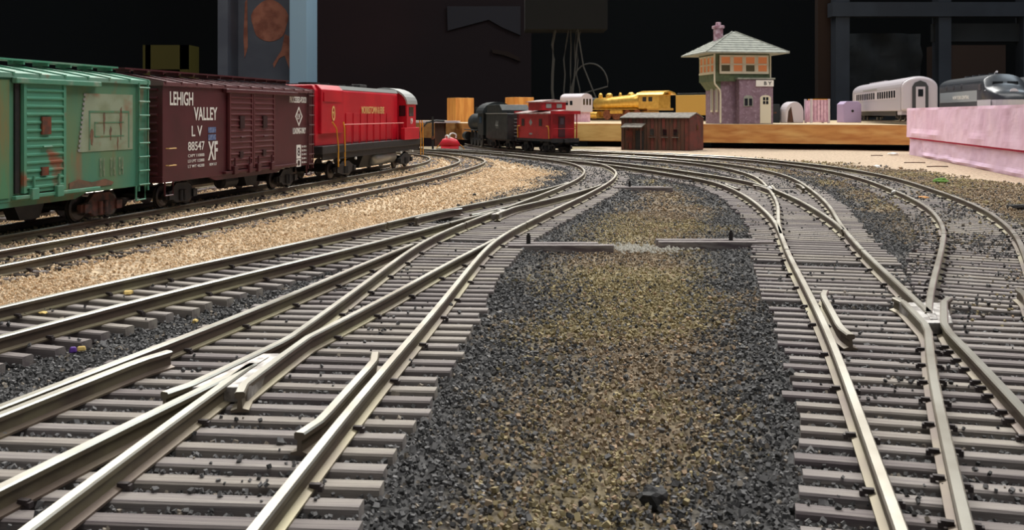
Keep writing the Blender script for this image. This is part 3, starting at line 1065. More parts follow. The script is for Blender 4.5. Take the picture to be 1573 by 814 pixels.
def boxcar(name, label, y, L, W, pal, doors, door_w, roof_ribs=13):
    loc, rz, yaw = on_chord('T1', y, L / 2 - 1.75, L / 2 - 1.75)
    t = thing(name, label, 'boxcar', loc, rz)
    z0, z1, hw, hl = .90, 4.12, W / 2, L / 2
    b = MB().box((0, 0, (z0 + z1) / 2), (L, W, z1 - z0))
    for sd in (-1, 1):
        b.box((sd * (hl + .01), sd * 0, z0 + .1), (.06, W + .04, .2))
    b.build('body', pal['body'], t, bevel=.02)
    # pressed ribs of the ends
    for s in (-1, 1):
        for k in range(11):
            MB().tube([(s * hl, -hw + .18, z0 + .3 + k * .27), (s * (hl + .005), 0, z0 + .3 + k * .27), (s * hl, hw - .18, z0 + .3 + k * .27)], .055, 6).build('end_rib', pal['body'], t)
    # roof
    ov = .07
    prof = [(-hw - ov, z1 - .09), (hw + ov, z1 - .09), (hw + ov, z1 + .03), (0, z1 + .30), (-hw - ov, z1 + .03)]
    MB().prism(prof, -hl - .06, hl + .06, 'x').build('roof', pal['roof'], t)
    for k in range(roof_ribs):
        xx = -hl + .05 + k * (L - .1) / (roof_ribs - 1)
        rp = [(-hw - ov - .02, z1 - .02), (-hw - ov - .02, z1 + .06), (0, z1 + .345), (hw + ov + .02, z1 + .06), (hw + ov + .02, z1 - .02), (0, z1 + .25)]
        MB().prism(rp, xx - .035, xx + .035, 'x').build('roof_rib', pal['rib'], t)
    rb = MB()
    for k in (-1, 0, 1):
        rb.box((0, k * .19, z1 + .47), (L + .5, .16, .05))
    r_ = rb.build('running_board', pal['trim'], t)
    for k in range(roof_ribs):
        xx = -hl + .05 + k * (L - .1) / (roof_ribs - 1)
        MB().box((xx, 0, z1 + .40), (.06, .5, .10)).build('running_board_saddle', pal['trim'], r_)
    # underframe, brake gear
    MB().prism([(-hl + .4, z0), (hl - .4, z0), (hl * .45, z0 - .18), (hl * .36, z0 - .38), (-hl * .36, z0 - .38), (-hl * .45, z0 - .18)], -.18, .18, 'y').build('centre_sill', 'black_part', t)
    for s in (-1, 1):
        MB().prism([(-hl * .50, z0), (hl * .50, z0), (hl * .42, z0 - .14), (-hl * .42, z0 - .14)], s * (hw - .10), s * (hw - .02), 'y').build('side_sill', pal['body'], t)
    MB().tube([(-1.0, -.75, z0 - .3), (-.95, -.75, z0 - .3), (.0, -.75, z0 - .3), (.05, -.75, z0 - .3)], [.12, .26, .26, .12], 14).build('brake_cylinder', 'black_part', t)
    MB().prism([(.9, z0), (2.3, z0), (2.0, z0 - .62), (1.25, z0 - .62)], -.7, -.3, 'y').build('brake_reservoir', 'black_part', t)
    truck(t, -hl + 1.75, pal.get('truck0', 'black_part')).rotation_euler.z = yaw[1]
    truck(t, hl - 1.75, pal.get('truck1', 'black_part')).rotation_euler.z = yaw[0]
    coupler(t, -hl, -1)
    coupler(t, hl, 1)
    # doors on both sides
    for s in (-1, 1):
        yy = s * (hw + .06)
        for (d0, d1) in doors:
            nd = max(1, round((d1 - d0) / door_w))
            for q in range(nd):
                a0 = d0 + q * (d1 - d0) / nd
                a1 = d0 + (q + 1) * (d1 - d0) / nd
                d_ = MB().box(((a0 + a1) / 2, yy, (z0 + z1) / 2 - .02), (a1 - a0 - .03, .07, z1 - z0 - .42))
                dr = d_.build('door', pal['door'], t, bevel=.01)
                for e in (a0 + .07, a1 - .07):
                    MB().box((e, yy + s * .045, (z0 + z1) / 2 - .02), (.10, .05, z1 - z0 - .42)).build('door_post', pal['door'], dr)
                nr = 13
                for k in range(nr):
                    zz = z0 + .34 + k * (z1 - z0 - .72) / (nr - 1)
                    MB().prism([(yy, zz - .085), (yy + s * .075, zz - .03), (yy + s * .075, zz + .01), (yy, zz + .05)], a0 + .12, a1 - .12, 'x').build('door_rib', pal['door'], dr)
                MB().box(((a0 + a1) / 2, yy + s * .08, (z0 + z1) / 2 + .30), (.34, .05, .46)).build('placard', pal['placard'], dr)
                MB().box(((a0 + a1) / 2 - .05, yy + s * .08, z0 + .72), (.26, .05, .22)).build('placard', pal['placard'], dr)
                MB().tube([((a0 + a1) / 2 - .16, yy + s * .12, (z0 + z1) / 2 - .25), ((a0 + a1) / 2 + .16, yy + s * .12, (z0 + z1) / 2 - .25)], .03, 6).build('door_handle', pal['trim'], dr)
                for e in (a0 + .35, a1 - .35):
                    MB().box((e, yy + s * .10, z0 + .16), (.26, .13, .30)).build('door_roller', pal['trim'], dr, bevel=.02)
                    MB().tube([(e, yy + s * .1, z0 + .3), (e, yy + s * .1, z0 + .62)], .035, 6).build('lock_bar', pal['trim'], dr)
            ext = pal.get('rail_to', d1 + (d1 - d0))
            MB().box(((d0 + ext) / 2 - .1, yy + s * .05, z1 - .16), (ext - d0 + .4, .16, .14)).build('door_track', pal['trim'], t, bevel=.02)
            MB().box(((d0 + ext) / 2 - .1, yy + s * .03, z0 + .10), (ext - d0 + .4, .13, .10)).build('door_track', pal['trim'], t, bevel=.02)
        # ladders at the right-hand end of each side, grab irons at the left-hand end
        x1 = -s * hl
        ld = MB()
        for e in (0.08, .56):
            ld.box((x1 + s * e, s * (hw + .07), (z0 + z1) / 2 - .1), (.05, .05, z1 - z0 + .1))
        l_ = ld.build('ladder', pal['body'], t)
        for k in range(8):
            zz = z0 + .05 + k * .425
            MB().tube([(x1 + s * .05, s * (hw + .10), zz), (x1 + s * .60, s * (hw + .10), zz)], .032, 6).build('rung', pal['trim'], l_)
        x2 = s * hl
        for k in range(2):
            zz = z0 + .55 + k * .55
            MB().tube([(x2 - s * .62, s * hw, zz), (x2 - s * .62, s * (hw + .1), zz), (x2 - s * .2, s * (hw + .1), zz), (x2 - s * .2, s * hw, zz)], .022, 6).build('grab_iron', pal.get('grab', pal['trim']), t)
        for e in (-1, 1):
            MB().tube([(e * (hl - .6), s * hw, z0 + .02), (e * (hl - .6), s * hw, z0 - .42), (e * (hl - .12), s * hw, z0 - .42), (e * (hl - .12), s * hw, z0 + .02)], .035, 6).build('stirrup', pal['trim'], t)
    return t, z0, z1, hw, hl


# weathered green boxcar
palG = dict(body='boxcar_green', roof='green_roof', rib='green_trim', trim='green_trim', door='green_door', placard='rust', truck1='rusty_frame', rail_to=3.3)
t, z0, z1, hw, hl = boxcar('boxcar', 'weathered green boxcar with rust stains and ribbed sliding door', 24.35, 11.9, 2.9, palG, [(.28, 1.95)], 1.9)
yy = -hw - .012
MB().box((-2.9, yy, (z0 + z1) / 2 - .02), (5.6, .03, z1 - z0 - .25)).build('rusty_side_panel', 'boxcar_green_rusty', t)
MB().box((.16, yy - .01, (z0 + z1) / 2), (.16, .06, z1 - z0 - .4)).build('door_opening', 'black_part', t)
MB().prism([(2.2, z0 + .14), (4.1, z0 + .14), (4.2, z0 + .22), (3.8, z0 + .34), (3.2, z0 + .28), (2.6, z0 + .40), (2.2, z0 + .32)], yy - .012, yy, 'y').build('rust_streak', 'rust_thin', t)
pr = MB().prism([(2.62, z0 + 1.15), (2.9, z0 + 2.80), (5.15, z0 + 2.80), (5.15, z0 + 1.15)], yy - .004, yy + .01, 'y').build('faded_print', 'faded_print', t, )
for (a, c, e, g) in ((3.05, 2.25, 4.95, 2.31), (3.05, 1.20, 3.11, 2.31), (3.3, 1.95, 4.7, 1.99), (3.3, 1.55, 4.7, 1.59), (3.3, 1.55, 3.34, 1.99), (4.92, 1.2, 4.97, 2.31)):
    MB().box(((a + e) / 2, yy - .006, z0 + (c + g) / 2), (e - a, .012, g - c)).build('print_line', 'boxcar_green', pr)
for (xx, zz, h_, w_) in ((3.18, 1.55, .5, .16), (3.75, 1.95, .7, .10), (4.05, 1.65, .45, .10), (4.55, 1.95, .95, .12), (4.4, 1.35, .4, .08)):
    rs = random.Random(int(xx * 100))
    rim = [(xx + w_ * .62 * math.cos(a) * rs.uniform(.5, 1.1) * (1.15 if math.sin(a) > 0 else .6), z0 + zz + h_ * .5 * math.sin(a) * rs.uniform(.75, 1.1)) for a in np.linspace(0, 2 * math.pi, 16, endpoint=False)]
    MB().prism(rim, yy - .012, yy, 'y').build('rust_streak', 'rust_thin', pr)
for k in range(13):
    MB().box((2.62 + .021 * k, yy - .006, z0 + 1.2 + k * .13), (.10, .012, .07)).build('print_mark', 'print_grey', pr)
for xs in (3.55, 4.05, 4.45):
    lettering('PS 1 40', 'faded_print', t, (xs, yy - .008, z0 + .4), .22, .55)

# maroon boxcar
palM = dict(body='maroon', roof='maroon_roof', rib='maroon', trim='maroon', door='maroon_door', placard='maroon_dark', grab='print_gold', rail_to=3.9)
t, z0, z1, hw, hl = boxcar('boxcar', 'maroon double-door boxcar with white lettering', 36.75, 11.7, 2.9, palM, [(-1.75, 1.95)], 1.85)
yy = -hw - .012
lettering('LEHIGH', 'print_white', t, (-5.45, yy, 3.40), 1.42, .46, fat=.018)
lettering('VALLEY', 'print_white', t, (-3.98, yy, 2.90), 1.56, .46, fat=.018)
lettering('L V', 'print_white', t, (-4.12, yy, 2.36), .68, .36, fat=.010)
lettering('88547', 'print_white', t, (-4.35, yy, 1.88), 1.06, .30, fat=.008)
for k, s_ in enumerate(('CAPY 110000', 'LD LMT 122800', 'LT WT 46200')):
    lettering(s_, 'print_white', t, (-4.35, yy, 1.66 - k * .18), 1.05, .10)
lettering('NEW 3-57', 'print_white', t, (-2.95, yy, 1.30), .5, .10)
MB().box((-2.78, yy, 2.56), (.52, .012, .20)).build('stencil', 'print_blue', t)
MB().box((-2.78, yy, 2.30), (.52, .012, .20)).build('stencil', 'print_blue', t)
lettering('XF', 'print_white', t, (-3.05, yy, 1.50), .66, .66, fat=.022)
lettering('PROCESSED-FOOD', 'print_white', t, (3.55, yy, 3.60), 1.66, .26, fat=.016)
b = MB()
for k in range(4):
    a0, a1 = math.pi / 2 * k, math.pi / 2 * (k + 1)
    p0, p1 = (math.cos(a0), math.sin(a0)), (math.cos(a1), math.sin(a1))
    b.prism([(4.45 + .36 * p0[0], 3.02 + .42 * p0[1]), (4.45 + .36 * p1[0], 3.02 + .42 * p1[1]), (4.45 + .28 * p1[0], 3.02 + .33 * p1[1]), (4.45 + .28 * p0[0], 3.02 + .33 * p0[1])], yy - .004, yy + .008, 'y')
b.build('diamond_emblem', 'print_white', t)
lettering('LV', 'print_white', t, (4.31, yy, 2.90), .28, .24, fat=.02)
lettering('LOADING-ONLY', 'print_white', t, (3.85, yy, 2.28), 1.30, .26, fat=.016)
MB().box((4.42, yy, 1.52), (.44, .012, .58)).build('stencil', 'print_white', t)
MB().box((4.42, yy, .98 + .06), (.44, .012, .32)).build('stencil', 'print_white', t)
lettering('8', 'maroon_dark', t, (4.30, yy - .01, 1.34), .24, .36, fat=.01)
MB().tube([(4.42, yy - .012, 1.04), (4.42, yy - .006, 1.04)], .12, 12).build('stencil', 'maroon_dark', t)
for k in range(5):
    lettering('IN 40 6', 'print_white', t, (4.75, yy, 1.68 - k * .17), .46, .09)

# red diesel road switcher
loc, rz, yaw = on_chord('T1', 51.6, 5.1, 4.6)
t = thing('diesel_locomotive', 'red road-switcher diesel with grey cab roof and pink handrails', 'locomotive', loc, rz)
hl = 8.1
MB().box((0, 0, 1.47), (16.0, 2.7, .36)).box((0, 0, 1.2), (13.5, 2.0, .3)).build('frame', 'black_part', t, bevel=.03)
MB().prism([(-.88, 1.65), (.88, 1.65), (.88, 4.22), (.72, 4.46), (-.72, 4.46), (-.88, 4.22)], -7.75, 4.4, 'x').build('long_hood', 'loco_red', t, bevel=.04)
MB().prism([(-1.05, 2.2), (1.05, 2.2), (1.05, 4.25), (.8, 4.50), (-.8, 4.50), (-1.05, 4.25)], -7.4, -4.6, 'x').build('radiator_section', 'loco_red', t, bevel=.04)
MB().box((-6.1, -1.07, 3.92), (2.2, .06, .42)).build('radiator_shutter', 'loco_red', t)
MB().box((-5.0, -.98, 3.66), (.9, .06, .95)).build('hood_panel', 'loco_red', t)
for k in range(7):
    MB().box((-3.5 + k * 1.05, -.90, 2.45), (.9, .04, 1.45)).build('hood_door', 'loco_red', t, bevel=.01)
MB().prism([(-.84, 4.33), (.84, 4.33), (.75, 4.52), (-.75, 4.52)], -4.5, 4.55, 'x').build('roof_walk', 'loco_grey', t)
MB().box((-6.0, 0, 4.52), (2.6, 1.5, .06)).build('radiator_grille', 'black_part', t)
for xx, r_ in ((-6.4, .5), (-5.2, .5), (-2.6, .34), (-1.4, .34)):
    MB().tube([(xx, 0, 4.5), (xx, 0, 4.62)], r_, 20).build('roof_fan', 'black_part', t)
MB().box((.4, 0, 4.62), (1.1, .5, .2)).build('exhaust_stack', 'black_part', t, bevel=.03)
MB().box((4.72, 0, 2.7), (.04, 2.62, 2.1)).box((5.6, -1.33, 2.7), (1.8, .04, 2.1)).box((5.6, 1.33, 2.7), (1.8, .04, 2.1)).box((6.5, 0, 2.7), (.04, 2.62, 2.1)).build('cab', 'loco_red', t)
ro = arch(1.42, 3.72, .96, 14)
ri = arch(1.34, 3.70, .88, 14)[::-1]
MB().prism(ro + ri, 4.6, 6.62, 'x').build('cab_roof', 'loco_grey', t, smooth=False)
MB().prism(arch(1.33, 3.7, .86, 12), 4.71, 4.75, 'x').prism(arch(1.33, 3.7, .86, 12), 6.47, 6.51, 'x').build('cab_end', 'loco_red', t)
for s in (-1, 1):
    MB().box((4.69, s * 1.08, 3.32), (.03, .38, .62)).build('cab_window', 'glass_dark', t)
    MB().box((5.55, s * 1.355, 3.28), (.9, .02, .55)).build('cab_window', 'glass_dark', t)
    MB().box((5.55, s * 1.30, 1.98), (2.9, .26, .70)).build('battery_box', 'loco_red', t, bevel=.03)
    MB().tube([(-5.2, s * 1.3, 2.62), (4.2, s * 1.3, 2.62)], .03, 6).build('handrail', 'rail_pink', t)
    for k in range(10):
        MB().tube([(-5.2 + k * 1.044, s * 1.3, 1.62), (-5.2 + k * 1.044, s * 1.3, 2.62)], .024, 6).build('stanchion', 'loco_red', t)
    for xx in (-6.1, -5.25, 7.5, 8.0):
        MB().tube([(xx + (-.55 if xx == -6.1 else 0), s * 1.28, 2.75), (xx + (-.2 if xx == -6.1 else 0), s * 1.34, 2.45), (xx, s * 1.36, 1.6), (xx, s * 1.36, .62)], .038, 6).build('grab_rail', 'yellow_paint', t)
    for k in range(3):
        MB().box((-5.68, s * 1.28, .7 + k * .32), (.8, .2, .05)).build('step', 'black_part', t)
        MB().box((7.75, s * 1.28, .7 + k * .32), (.5, .2, .05)).build('step', 'black_part', t)
MB().prism([(-.9, 1.65), (.9, 1.65), (.9, 2.75), (.7, 2.95), (-.7, 2.95), (-.9, 2.75)], 6.5, 7.7, 'x').build('short_hood', 'loco_red', t, bevel=.05)
MB().tube([(.1, -.72, .78), (.22, -.72, .78), (3.4, -.72, .78), (3.52, -.72, .78)], [.36, .44, .44, .36], 20).build('air_tank', 'tank_metal', t, smooth=True)
MB().prism([(-1.0, 1.3), (1.0, 1.3), (.62, .3), (-.62, .3)], -1.4, 3.3, 'x').build('fuel_tank', 'black_part', t)
for s in (-1, 1):
    MB().box((0, s * 1.18, 1.16), (15.4, .08, .34)).build('added_dark_strip', 'black_part', t)  # black strips added to make the underside dark and dense
truck(t, -4.6, wb=2.2, r=.44, y=1.08).rotation_euler.z = yaw[1]
truck(t, 5.1, wb=2.2, r=.44, y=1.08).rotation_euler.z = yaw[0]
for xx in (-5.7, -3.4, 4.0, 6.2):
    MB().tube([(xx, -1.18, .92), (xx, -1.26, .92)], .07, 10).build('journal_cap', 'print_white', t)
coupler(t, -8.0, -1)
coupler(t, 8.0, 1)
lettering('MORRISTOWN & ERIE', 'print_gold', t, (-1.75, -.935, 3.15), 3.6, .38, fat=.014)
b = MB()
for k in range(12):
    a0, a1 = 2 * math.pi * k / 12, 2 * math.pi * (k + 1) / 12
    b.prism([(-6.0 + .20 * math.cos(a0), 3.15 + .36 * math.sin(a0)), (-6.0 + .20 * math.cos(a1), 3.15 + .36 * math.sin(a1)), (-6.0 + .14 * math.cos(a1), 3.15 + .27 * math.sin(a1)), (-6.0 + .14 * math.cos(a0), 3.15 + .27 * math.sin(a0))], -1.09, -1.06, 'y')
b.build('emblem', 'print_gold', t)
lettering('ME', 'print_gold', t, (-6.09, -1.085, 3.05), .18, .2)
lettering('19', 'print_white', t, (5.4, -1.37, 2.55), .4, .34, fat=.02)

# steam locomotive and tender seen from behind
loc, rz, yaw = on_chord('CD', 87.3, 1.8, 1.8)
t = thing('tender', 'black steam locomotive tender with rivets and pale side number, ahead of the red caboose', 'tender', loc, rz)
MB().box((0, 0, 2.05), (5.6, 2.9, 2.3)).build('water_tank', 'steam_black', t, bevel=.06)
MB().prism([(-1.2, 3.2), (2.8, 3.2), (2.8, 4.0), (-.6, 4.0), (-1.2, 3.5)], -1.35, 1.35, 'y').build('coal_bunker', 'steam_black', t, bevel=.03)
MB().box((0, 0, .86), (6.0, 2.3, .16)).build('tender_frame', 'steam_black', t)
for s in (-1, 1):
    MB().box((0, s * 1.47, 3.2), (5.6, .05, .07)).build('tank_rim', 'print_grey', t)
    for k in range(6):
        MB().tube([(-2.85, s * .5, 1.2 + k * .3), (-2.85, s * .8, 1.2 + k * .3)], .025, 6).build('rung', 'print_grey', t)
    lettering('44', 'print_grey', t, (.2 if s > 0 else -.6, s * 1.465, 1.85), .75, .7, rot=(math.pi / 2, 0, math.pi if s > 0 else 0))
for k in range(5):
    MB().box((-2.3, -.9 + k * .42, 3.0), (.12, .10, .14)).build('deck_fitting', 'print_grey', t)
truck(t, -1.8, wb=1.3, r=.40, y=.95).rotation_euler.z = yaw[1]
truck(t, 1.8, wb=1.3, r=.40, y=.95).rotation_euler.z = yaw[0]
coupler(t, -2.8, -1)
loc, rz, yaw = on_chord('CD', 95.2, 2.9, 2.0)
t = thing('steam_locomotive', 'black steam locomotive with rounded cab roof, half hidden by its tender', 'locomotive', loc, rz)
MB().tube([(-2.2, 0, 2.3), (5.0, 0, 2.3), (5.2, 0, 2.3)], [1.05, .95, .85], 20).build('boiler', 'steam_black', t, smooth=True)
MB().box((-3.2, 0, 2.2), (2.6, 2.6, 2.1)).build('cab', 'steam_black', t, bevel=.03)
MB().prism(arch(1.5, 3.2, 1.1, 12), -5.2, -1.8, 'x').build('cab_roof', 'steam_black', t)
for s in (-1, 1):
    MB().box((-3.3, s * 1.31, 2.6), (1.2, .03, .6)).build('cab_window', 'glass_dark', t)
    MB().box((2.0, s * 1.1, 1.55), (6.4, .4, .08)).build('running_board', 'steam_black', t)
    for k in range(4):
        MB().tube([(-2.0 + k * 1.65, s * .8, .74), (-2.0 + k * 1.65, s * .95, .74)], .74, 22).build('driving_wheel', 'wheel_metal', t)
    MB().box((.6, s * 1.0, .7), (5.4, .06, .14)).build('side_rod', 'wheel_metal', t)
    MB().tube([(4.2, s * 1.0, .9), (5.6, s * 1.0, .9)], .45, 14).build('cylinder', 'steam_black', t)
MB().tube([(4.4, 0, 3.1), (4.4, 0, 3.9)], [.24, .3], 12).build('smokestack', 'steam_black', t)
MB().tube([(1.5, 0, 3.1), (1.5, 0, 3.55), (1.5, 0, 3.72)], [.4, .38, .2], 12).build('steam_dome', 'steam_black', t)
MB().tube([(-.6, 0, 3.1), (-.6, 0, 3.5), (-.6, 0, 3.65)], [.36, .34, .2], 12).build('sand_dome', 'steam_black', t)
MB().box((2.0, 0, 1.0), (7.4, .9, .5)).build('engine_frame', 'steam_black', t)
MB().box((6.0, 0, .8), (.3, 2.4, .4)).build('pilot_beam', 'steam_black', t)

# red caboose
loc, rz, yaw = on_chord('CD', 80.5, 1.75, 1.75)
t = thing('caboose', 'red cupola caboose with yellow grab rails', 'caboose', loc, rz)
L, W = 6.0, 2.45
MB().box((.1, 0, 2.15), (L - .7, W, 2.1)).build('body', 'caboose_red', t, bevel=.03)
MB().prism([(-W / 2 - .16, 3.15), (W / 2 + .16, 3.15), (W / 2 + .16, 3.25), (0, 3.48), (-W / 2 - .16, 3.25)], -L / 2 - .2, L / 2 + .2, 'x').build('roof', 'caboose_roof', t)
MB().box((-L / 2 - .21, 0, 3.27), (.05, W + .34, .26)).box((L / 2 + .21, 0, 3.27), (.05, W + .34, .26)).build('roof_fascia', 'caboose_red', t)
MB().box((-.1, 0, 3.8), (2.3, W - .1, .72)).build('cupola', 'caboose_red', t, bevel=.03)
MB().prism([(-W / 2 - .1, 4.12), (W / 2 + .1, 4.12), (W / 2 + .1, 4.18), (0, 4.36), (-W / 2 - .1, 4.18)], -1.45, 1.25, 'x').build('cupola_roof', 'caboose_roof', t)
MB().box((0, 0, 1.0), (L + .3, W, .2)).build('frame', 'black_part', t)
for e in (-1, 1):
    MB().box((e * (L / 2 + .12), 0, 1.0), (.18, W + .1, .34)).build('end_beam', 'black_part', t)
    for s in (-1, 1):
        MB().tube([(e * (L / 2), s * (W / 2 - .05), .95), (e * (L / 2), s * (W / 2 - .05), 3.2)], .05, 6).build('platform_post', 'caboose_red', t)
        MB().tube([(e * (L / 2 - .7), s * (W / 2 + .06), 2.15), (e * (L / 2 - .35), s * (W / 2 + .1), 2.15), (e * (L / 2 - .25), s * (W / 2 + .1), 1.9), (e * (L / 2 - .25), s * (W / 2 + .06), 1.15)], .05, 6).build('grab_rail', 'yellow_paint', t)
        MB().box((e * (L / 2 - .1), s * (W / 2 - .1), .6), (.5, .2, .06)).build('step', 'black_part', t)
    MB().tube([(e * (L / 2 + .05), -W / 2 + .2, 1.95), (e * (L / 2 + .05), W / 2 - .2, 1.95)], .035, 6).build('end_rail', 'caboose_red', t)
MB().box((-L / 2 + .43, 0, 2.1), (.04, .62, 1.7)).build('end_door', 'maroon', t)
MB().box((-L / 2 + .40, 0, 2.55), (.04, .34, .5)).build('window', 'glass_dark', t)
MB().box((-1.29, .5, 3.82), (.03, .5, .35)).box((-1.29, -.5, 3.82), (.03, .5, .35)).build('cupola_window', 'print_grey', t)
for s in (-1, 1):
    for xx in (-1.2, 1.9):
        MB().box((xx, s * (W / 2 + .01), 2.45), (.5, .03, .6)).build('window', 'maroon_dark', t)
    MB().tube([(.5, s * (W / 2 + .005), 2.45), (.5, s * (W / 2 + .02), 2.45)], .3, 4).build('emblem', 'print_grey', t)
    MB().box((.5, s * (W / 2 + .01), 1.5), (.5, .02, .14)).build('number_plate', 'print_grey', t)
MB().tube([(1.9, .3, 3.4), (1.9, .3, 4.2), (1.9, .3, 4.25)], [.1, .1, .16], 8).build('stovepipe', 'caboose_red', t)
truck(t, -1.75, wb=1.1, r=.40, y=.95).rotation_euler.z = yaw[1]
truck(t, 1.75, wb=1.1, r=.40, y=.95).rotation_euler.z = yaw[0]
coupler(t, -3.0, -1)

# ---------------------------------------------------------------- raised boards and what stands on them
BT = 2.50                                  # top of the raised plywood
poly = [(-5.8, 111.3), (6, 106), (20.6, 99.4), (38.9, 91.0), (40.6, 88.0), (41.5, 60), (80, 60), (80, 165), (-18, 165), (-14, 126)]
t = thing('plywood_board', 'raised pine board with pale top, under the signal tower and coach', 'board')
MB().prism(poly, BT - 1.93, BT - .04, 'z').build('board_core', 'pine', t)
MB().prism(poly, BT - .04, BT, 'z').build('board_face', 'board_top', t)
MB().prism([(6.0, 105.96), (14.2, 102.26), (14.2, 102.1), (5.95, 105.8)], BT - 1.85, BT - .16, 'z').build('pale_edge_strip', 'pine_pale', t)
for (x, y, dx, dy) in ((12, 112, 6, 4), (30, 109, 6, 4), (58, 112, 8, 10), (-4, 130, 6, 8), (40, 140, 20, 8)):
    MB().box((x, y, (BT - 1.93 - 73) / 2), (dx, dy, BT - 1.93 + 73)).build('riser', 'black_part', t)
t = thing('white_strip', 'thin whitish strip on a brown leg beside the black steam locomotive', 'strip', (-8.8, 112.4, 0), -.2)
MB().box((0, 0, 2.635), (5.2, 1.6, .24)).build('strip_board', 'white_plastic', t)
MB().box((.4, 0, -35.24), (1.1, .9, 75.52)).build('leg', 'shed_wood', t)
t = thing('wood_block', 'orange wooden block standing behind the black steam locomotive', 'block', (-6.9, 128, BT), 0.5)
MB().box((0, 0, 1.6), (2.7, 2.7, 3.2)).build('block_body', 'oak_block', t, bevel=.04)
t = thing('wood_block', 'orange wooden block behind the caboose roof', 'block', (1.0, 129, BT), 0.45)
MB().box((0, 0, 1.65), (2.9, 2.9, 3.3)).build('block_body', 'oak_block', t, bevel=.04)

# pink foam boards, two stacked sheets
fp = [(34.5, 83.6), (27.4, 50), (22.8, 28), (28, 27), (33, 50), (39.6, 83.0)]


def foam(name, label, z0, z1, m, inset, seed):
    rr = random.Random(seed)
    P = np.array([fp[0], fp[1], fp[2]], float)
    n1 = 70
    ts = np.linspace(0, 1, n1)
    L_ = np.array([np.interp(ts, [0, .6, 1], P[:, 0]), np.interp(ts, [0, .6, 1], P[:, 1])]).T
    L_[:, 0] += inset
    R_ = np.array([np.interp(ts, [0, .6, 1], [39.6, 33, 28]), np.interp(ts, [0, .6, 1], [83.0, 50, 27])]).T
    nz = 14
    n1 = 220
    ts = np.linspace(0, 1, n1)
    L_ = np.array([np.interp(ts, [0, .6, 1], P[:, 0]), np.interp(ts, [0, .6, 1], P[:, 1])]).T
    L_[:, 0] += inset
    R_ = np.array([np.interp(ts, [0, .6, 1], [39.6, 33, 28]), np.interp(ts, [0, .6, 1], [83.0, 50, 27])]).T
    vs, fs = [], []
    for i in range(n1):
        lip = max(0, vnoise(L_[i, 1], 0, 3.1, seed + 5) - .25) * .35
        for k in range(nz):
            u = k / (nz - 1)
            j = (fbm(L_[i, 1], u * 3.0, 2.2, seed) - .5) * .22 * (1 if k < nz - 1 else 0)
            j -= lip * max(0, 1 - abs(u - .10 - .10 * vnoise(L_[i, 1], 7, 2.5, seed)) / .16)
            vs.append((L_[i, 0] + j, L_[i, 1], z0 + (z1 - z0) * u))
        vs.append((R_[i, 0], R_[i, 1], z1))
        vs.append((R_[i, 0], R_[i, 1], z0))
    w_ = nz + 2
    for i in range(n1 - 1):
        for k in range(w_):
            fs.append((i * w_ + k, i * w_ + (k + 1) % w_, (i + 1) * w_ + (k + 1) % w_, (i + 1) * w_ + k))
    fs.append(tuple(range(w_)))
    fs.append(tuple(range((n1 - 1) * w_, n1 * w_))[::-1])
    b = MB()
    b.add(vs, fs)
    o = b.build(name, m)
    return tag(o, label, 'foam', 'stacked foam sheets')


foam('foam_sheet', 'lower sheet of lilac pink foam on the bare tan board', -.02, 1.39, 'foam_lilac', .22, 3)
foam('foam_sheet', 'upper sheet of pink foam stacked on the other sheet', 1.53, 4.03, 'foam_pink', 0, 9)
tag(MB().prism([(34.62, 83.4), (27.52, 50), (22.95, 28.3), (27.9, 27.3), (32.8, 50), (39.3, 82.8)], 1.40, 1.52, 'z').build('foam_glue_layer', 'foam_seam'), 'crimson seam between the two foam sheets', 'foam')

# signal tower
tw = thing('signal_tower', 'two-storey railway signal tower with green bay, grey hip roof and lit windows', 'signal tower', (24.35, 104.0, BT), 0.14)
# front faces -y; x to the right
MB().box((.1, .2, 2.4), (5.3, 4.6, 4.8)).build('brick_storey', 'tower_brick', tw, bevel=.02)
MB().box((.95, -2.55, 2.35), (3.75, 1.5, 4.7)).build('brick_front_bay', 'tower_brick', tw, bevel=.06)
MB().box((.95, -2.55, 4.78), (4.15, 1.75, .16)).build('coping', 'tower_roof', tw, bevel=.02)
MB().box((-.25, .1, 4.95), (6.0, 5.2, .9)).build('green_skirt', 'tower_green', tw, bevel=.02)
MB().prism([(-3.25, 4.5), (-2.55, 4.5), (-2.55, 3.6)], -2.2, 2.4, 'y').build('bay_bracket', 'tower_green', tw)
MB().box((-.25, .1, 7.35), (6.0, 5.2, .35)).build('eave_band', 'tower_green', tw)
# upper storey: posts and windows
for (x, y) in ((-3.1, -2.35), (2.6, -2.35), (-3.1, 2.55), (2.6, 2.55)):
    MB().box((x, y, 6.3), (.3, .3, 1.8)).build('corner_post', 'tower_green', tw)
MB().box((-.25, .1, 6.3), (5.3, 4.5, 1.75)).build('lit_interior', 'dim_pane', tw)


def window_unit(cx, cy, cz, w_, h_, face, warm):
    """double-hung unit; face: 'f' front, 's' left side"""
    b = MB()
    t_ = .20
    D = (lambda a, d: (a, d)) if face == 'f' else (lambda a, d: (d, a))

    def bar(u, z, su, sz, dep=.12):
        dx, dy = D(su, dep)
        px, py = (cx + u, cy) if face == 'f' else (cx, cy + u)
        b.box((px, py, z), (dx, dy, sz))
    bar(-w_ / 2, cz, t_, h_)
    bar(w_ / 2, cz, t_, h_)
    bar(0, cz + h_ / 2, w_ + t_, t_)
    bar(0, cz - h_ / 2, w_ + t_, t_ * 1.3, .18)
    bar(0, cz, w_, t_ * .8)
    f = b.build('window', 'tower_cream', tw)
    for s, m in ((1, 'lamp_pane' if warm else 'dim_pane'), (-1, 'dim_pane' if warm < 2 else 'lamp_pane')):
        dx, dy = D(w_ - .1, .03)
        MB().box((cx, cy, cz + s * h_ / 4), (dx, dy, h_ / 2 - .1)).build('pane', m, f)


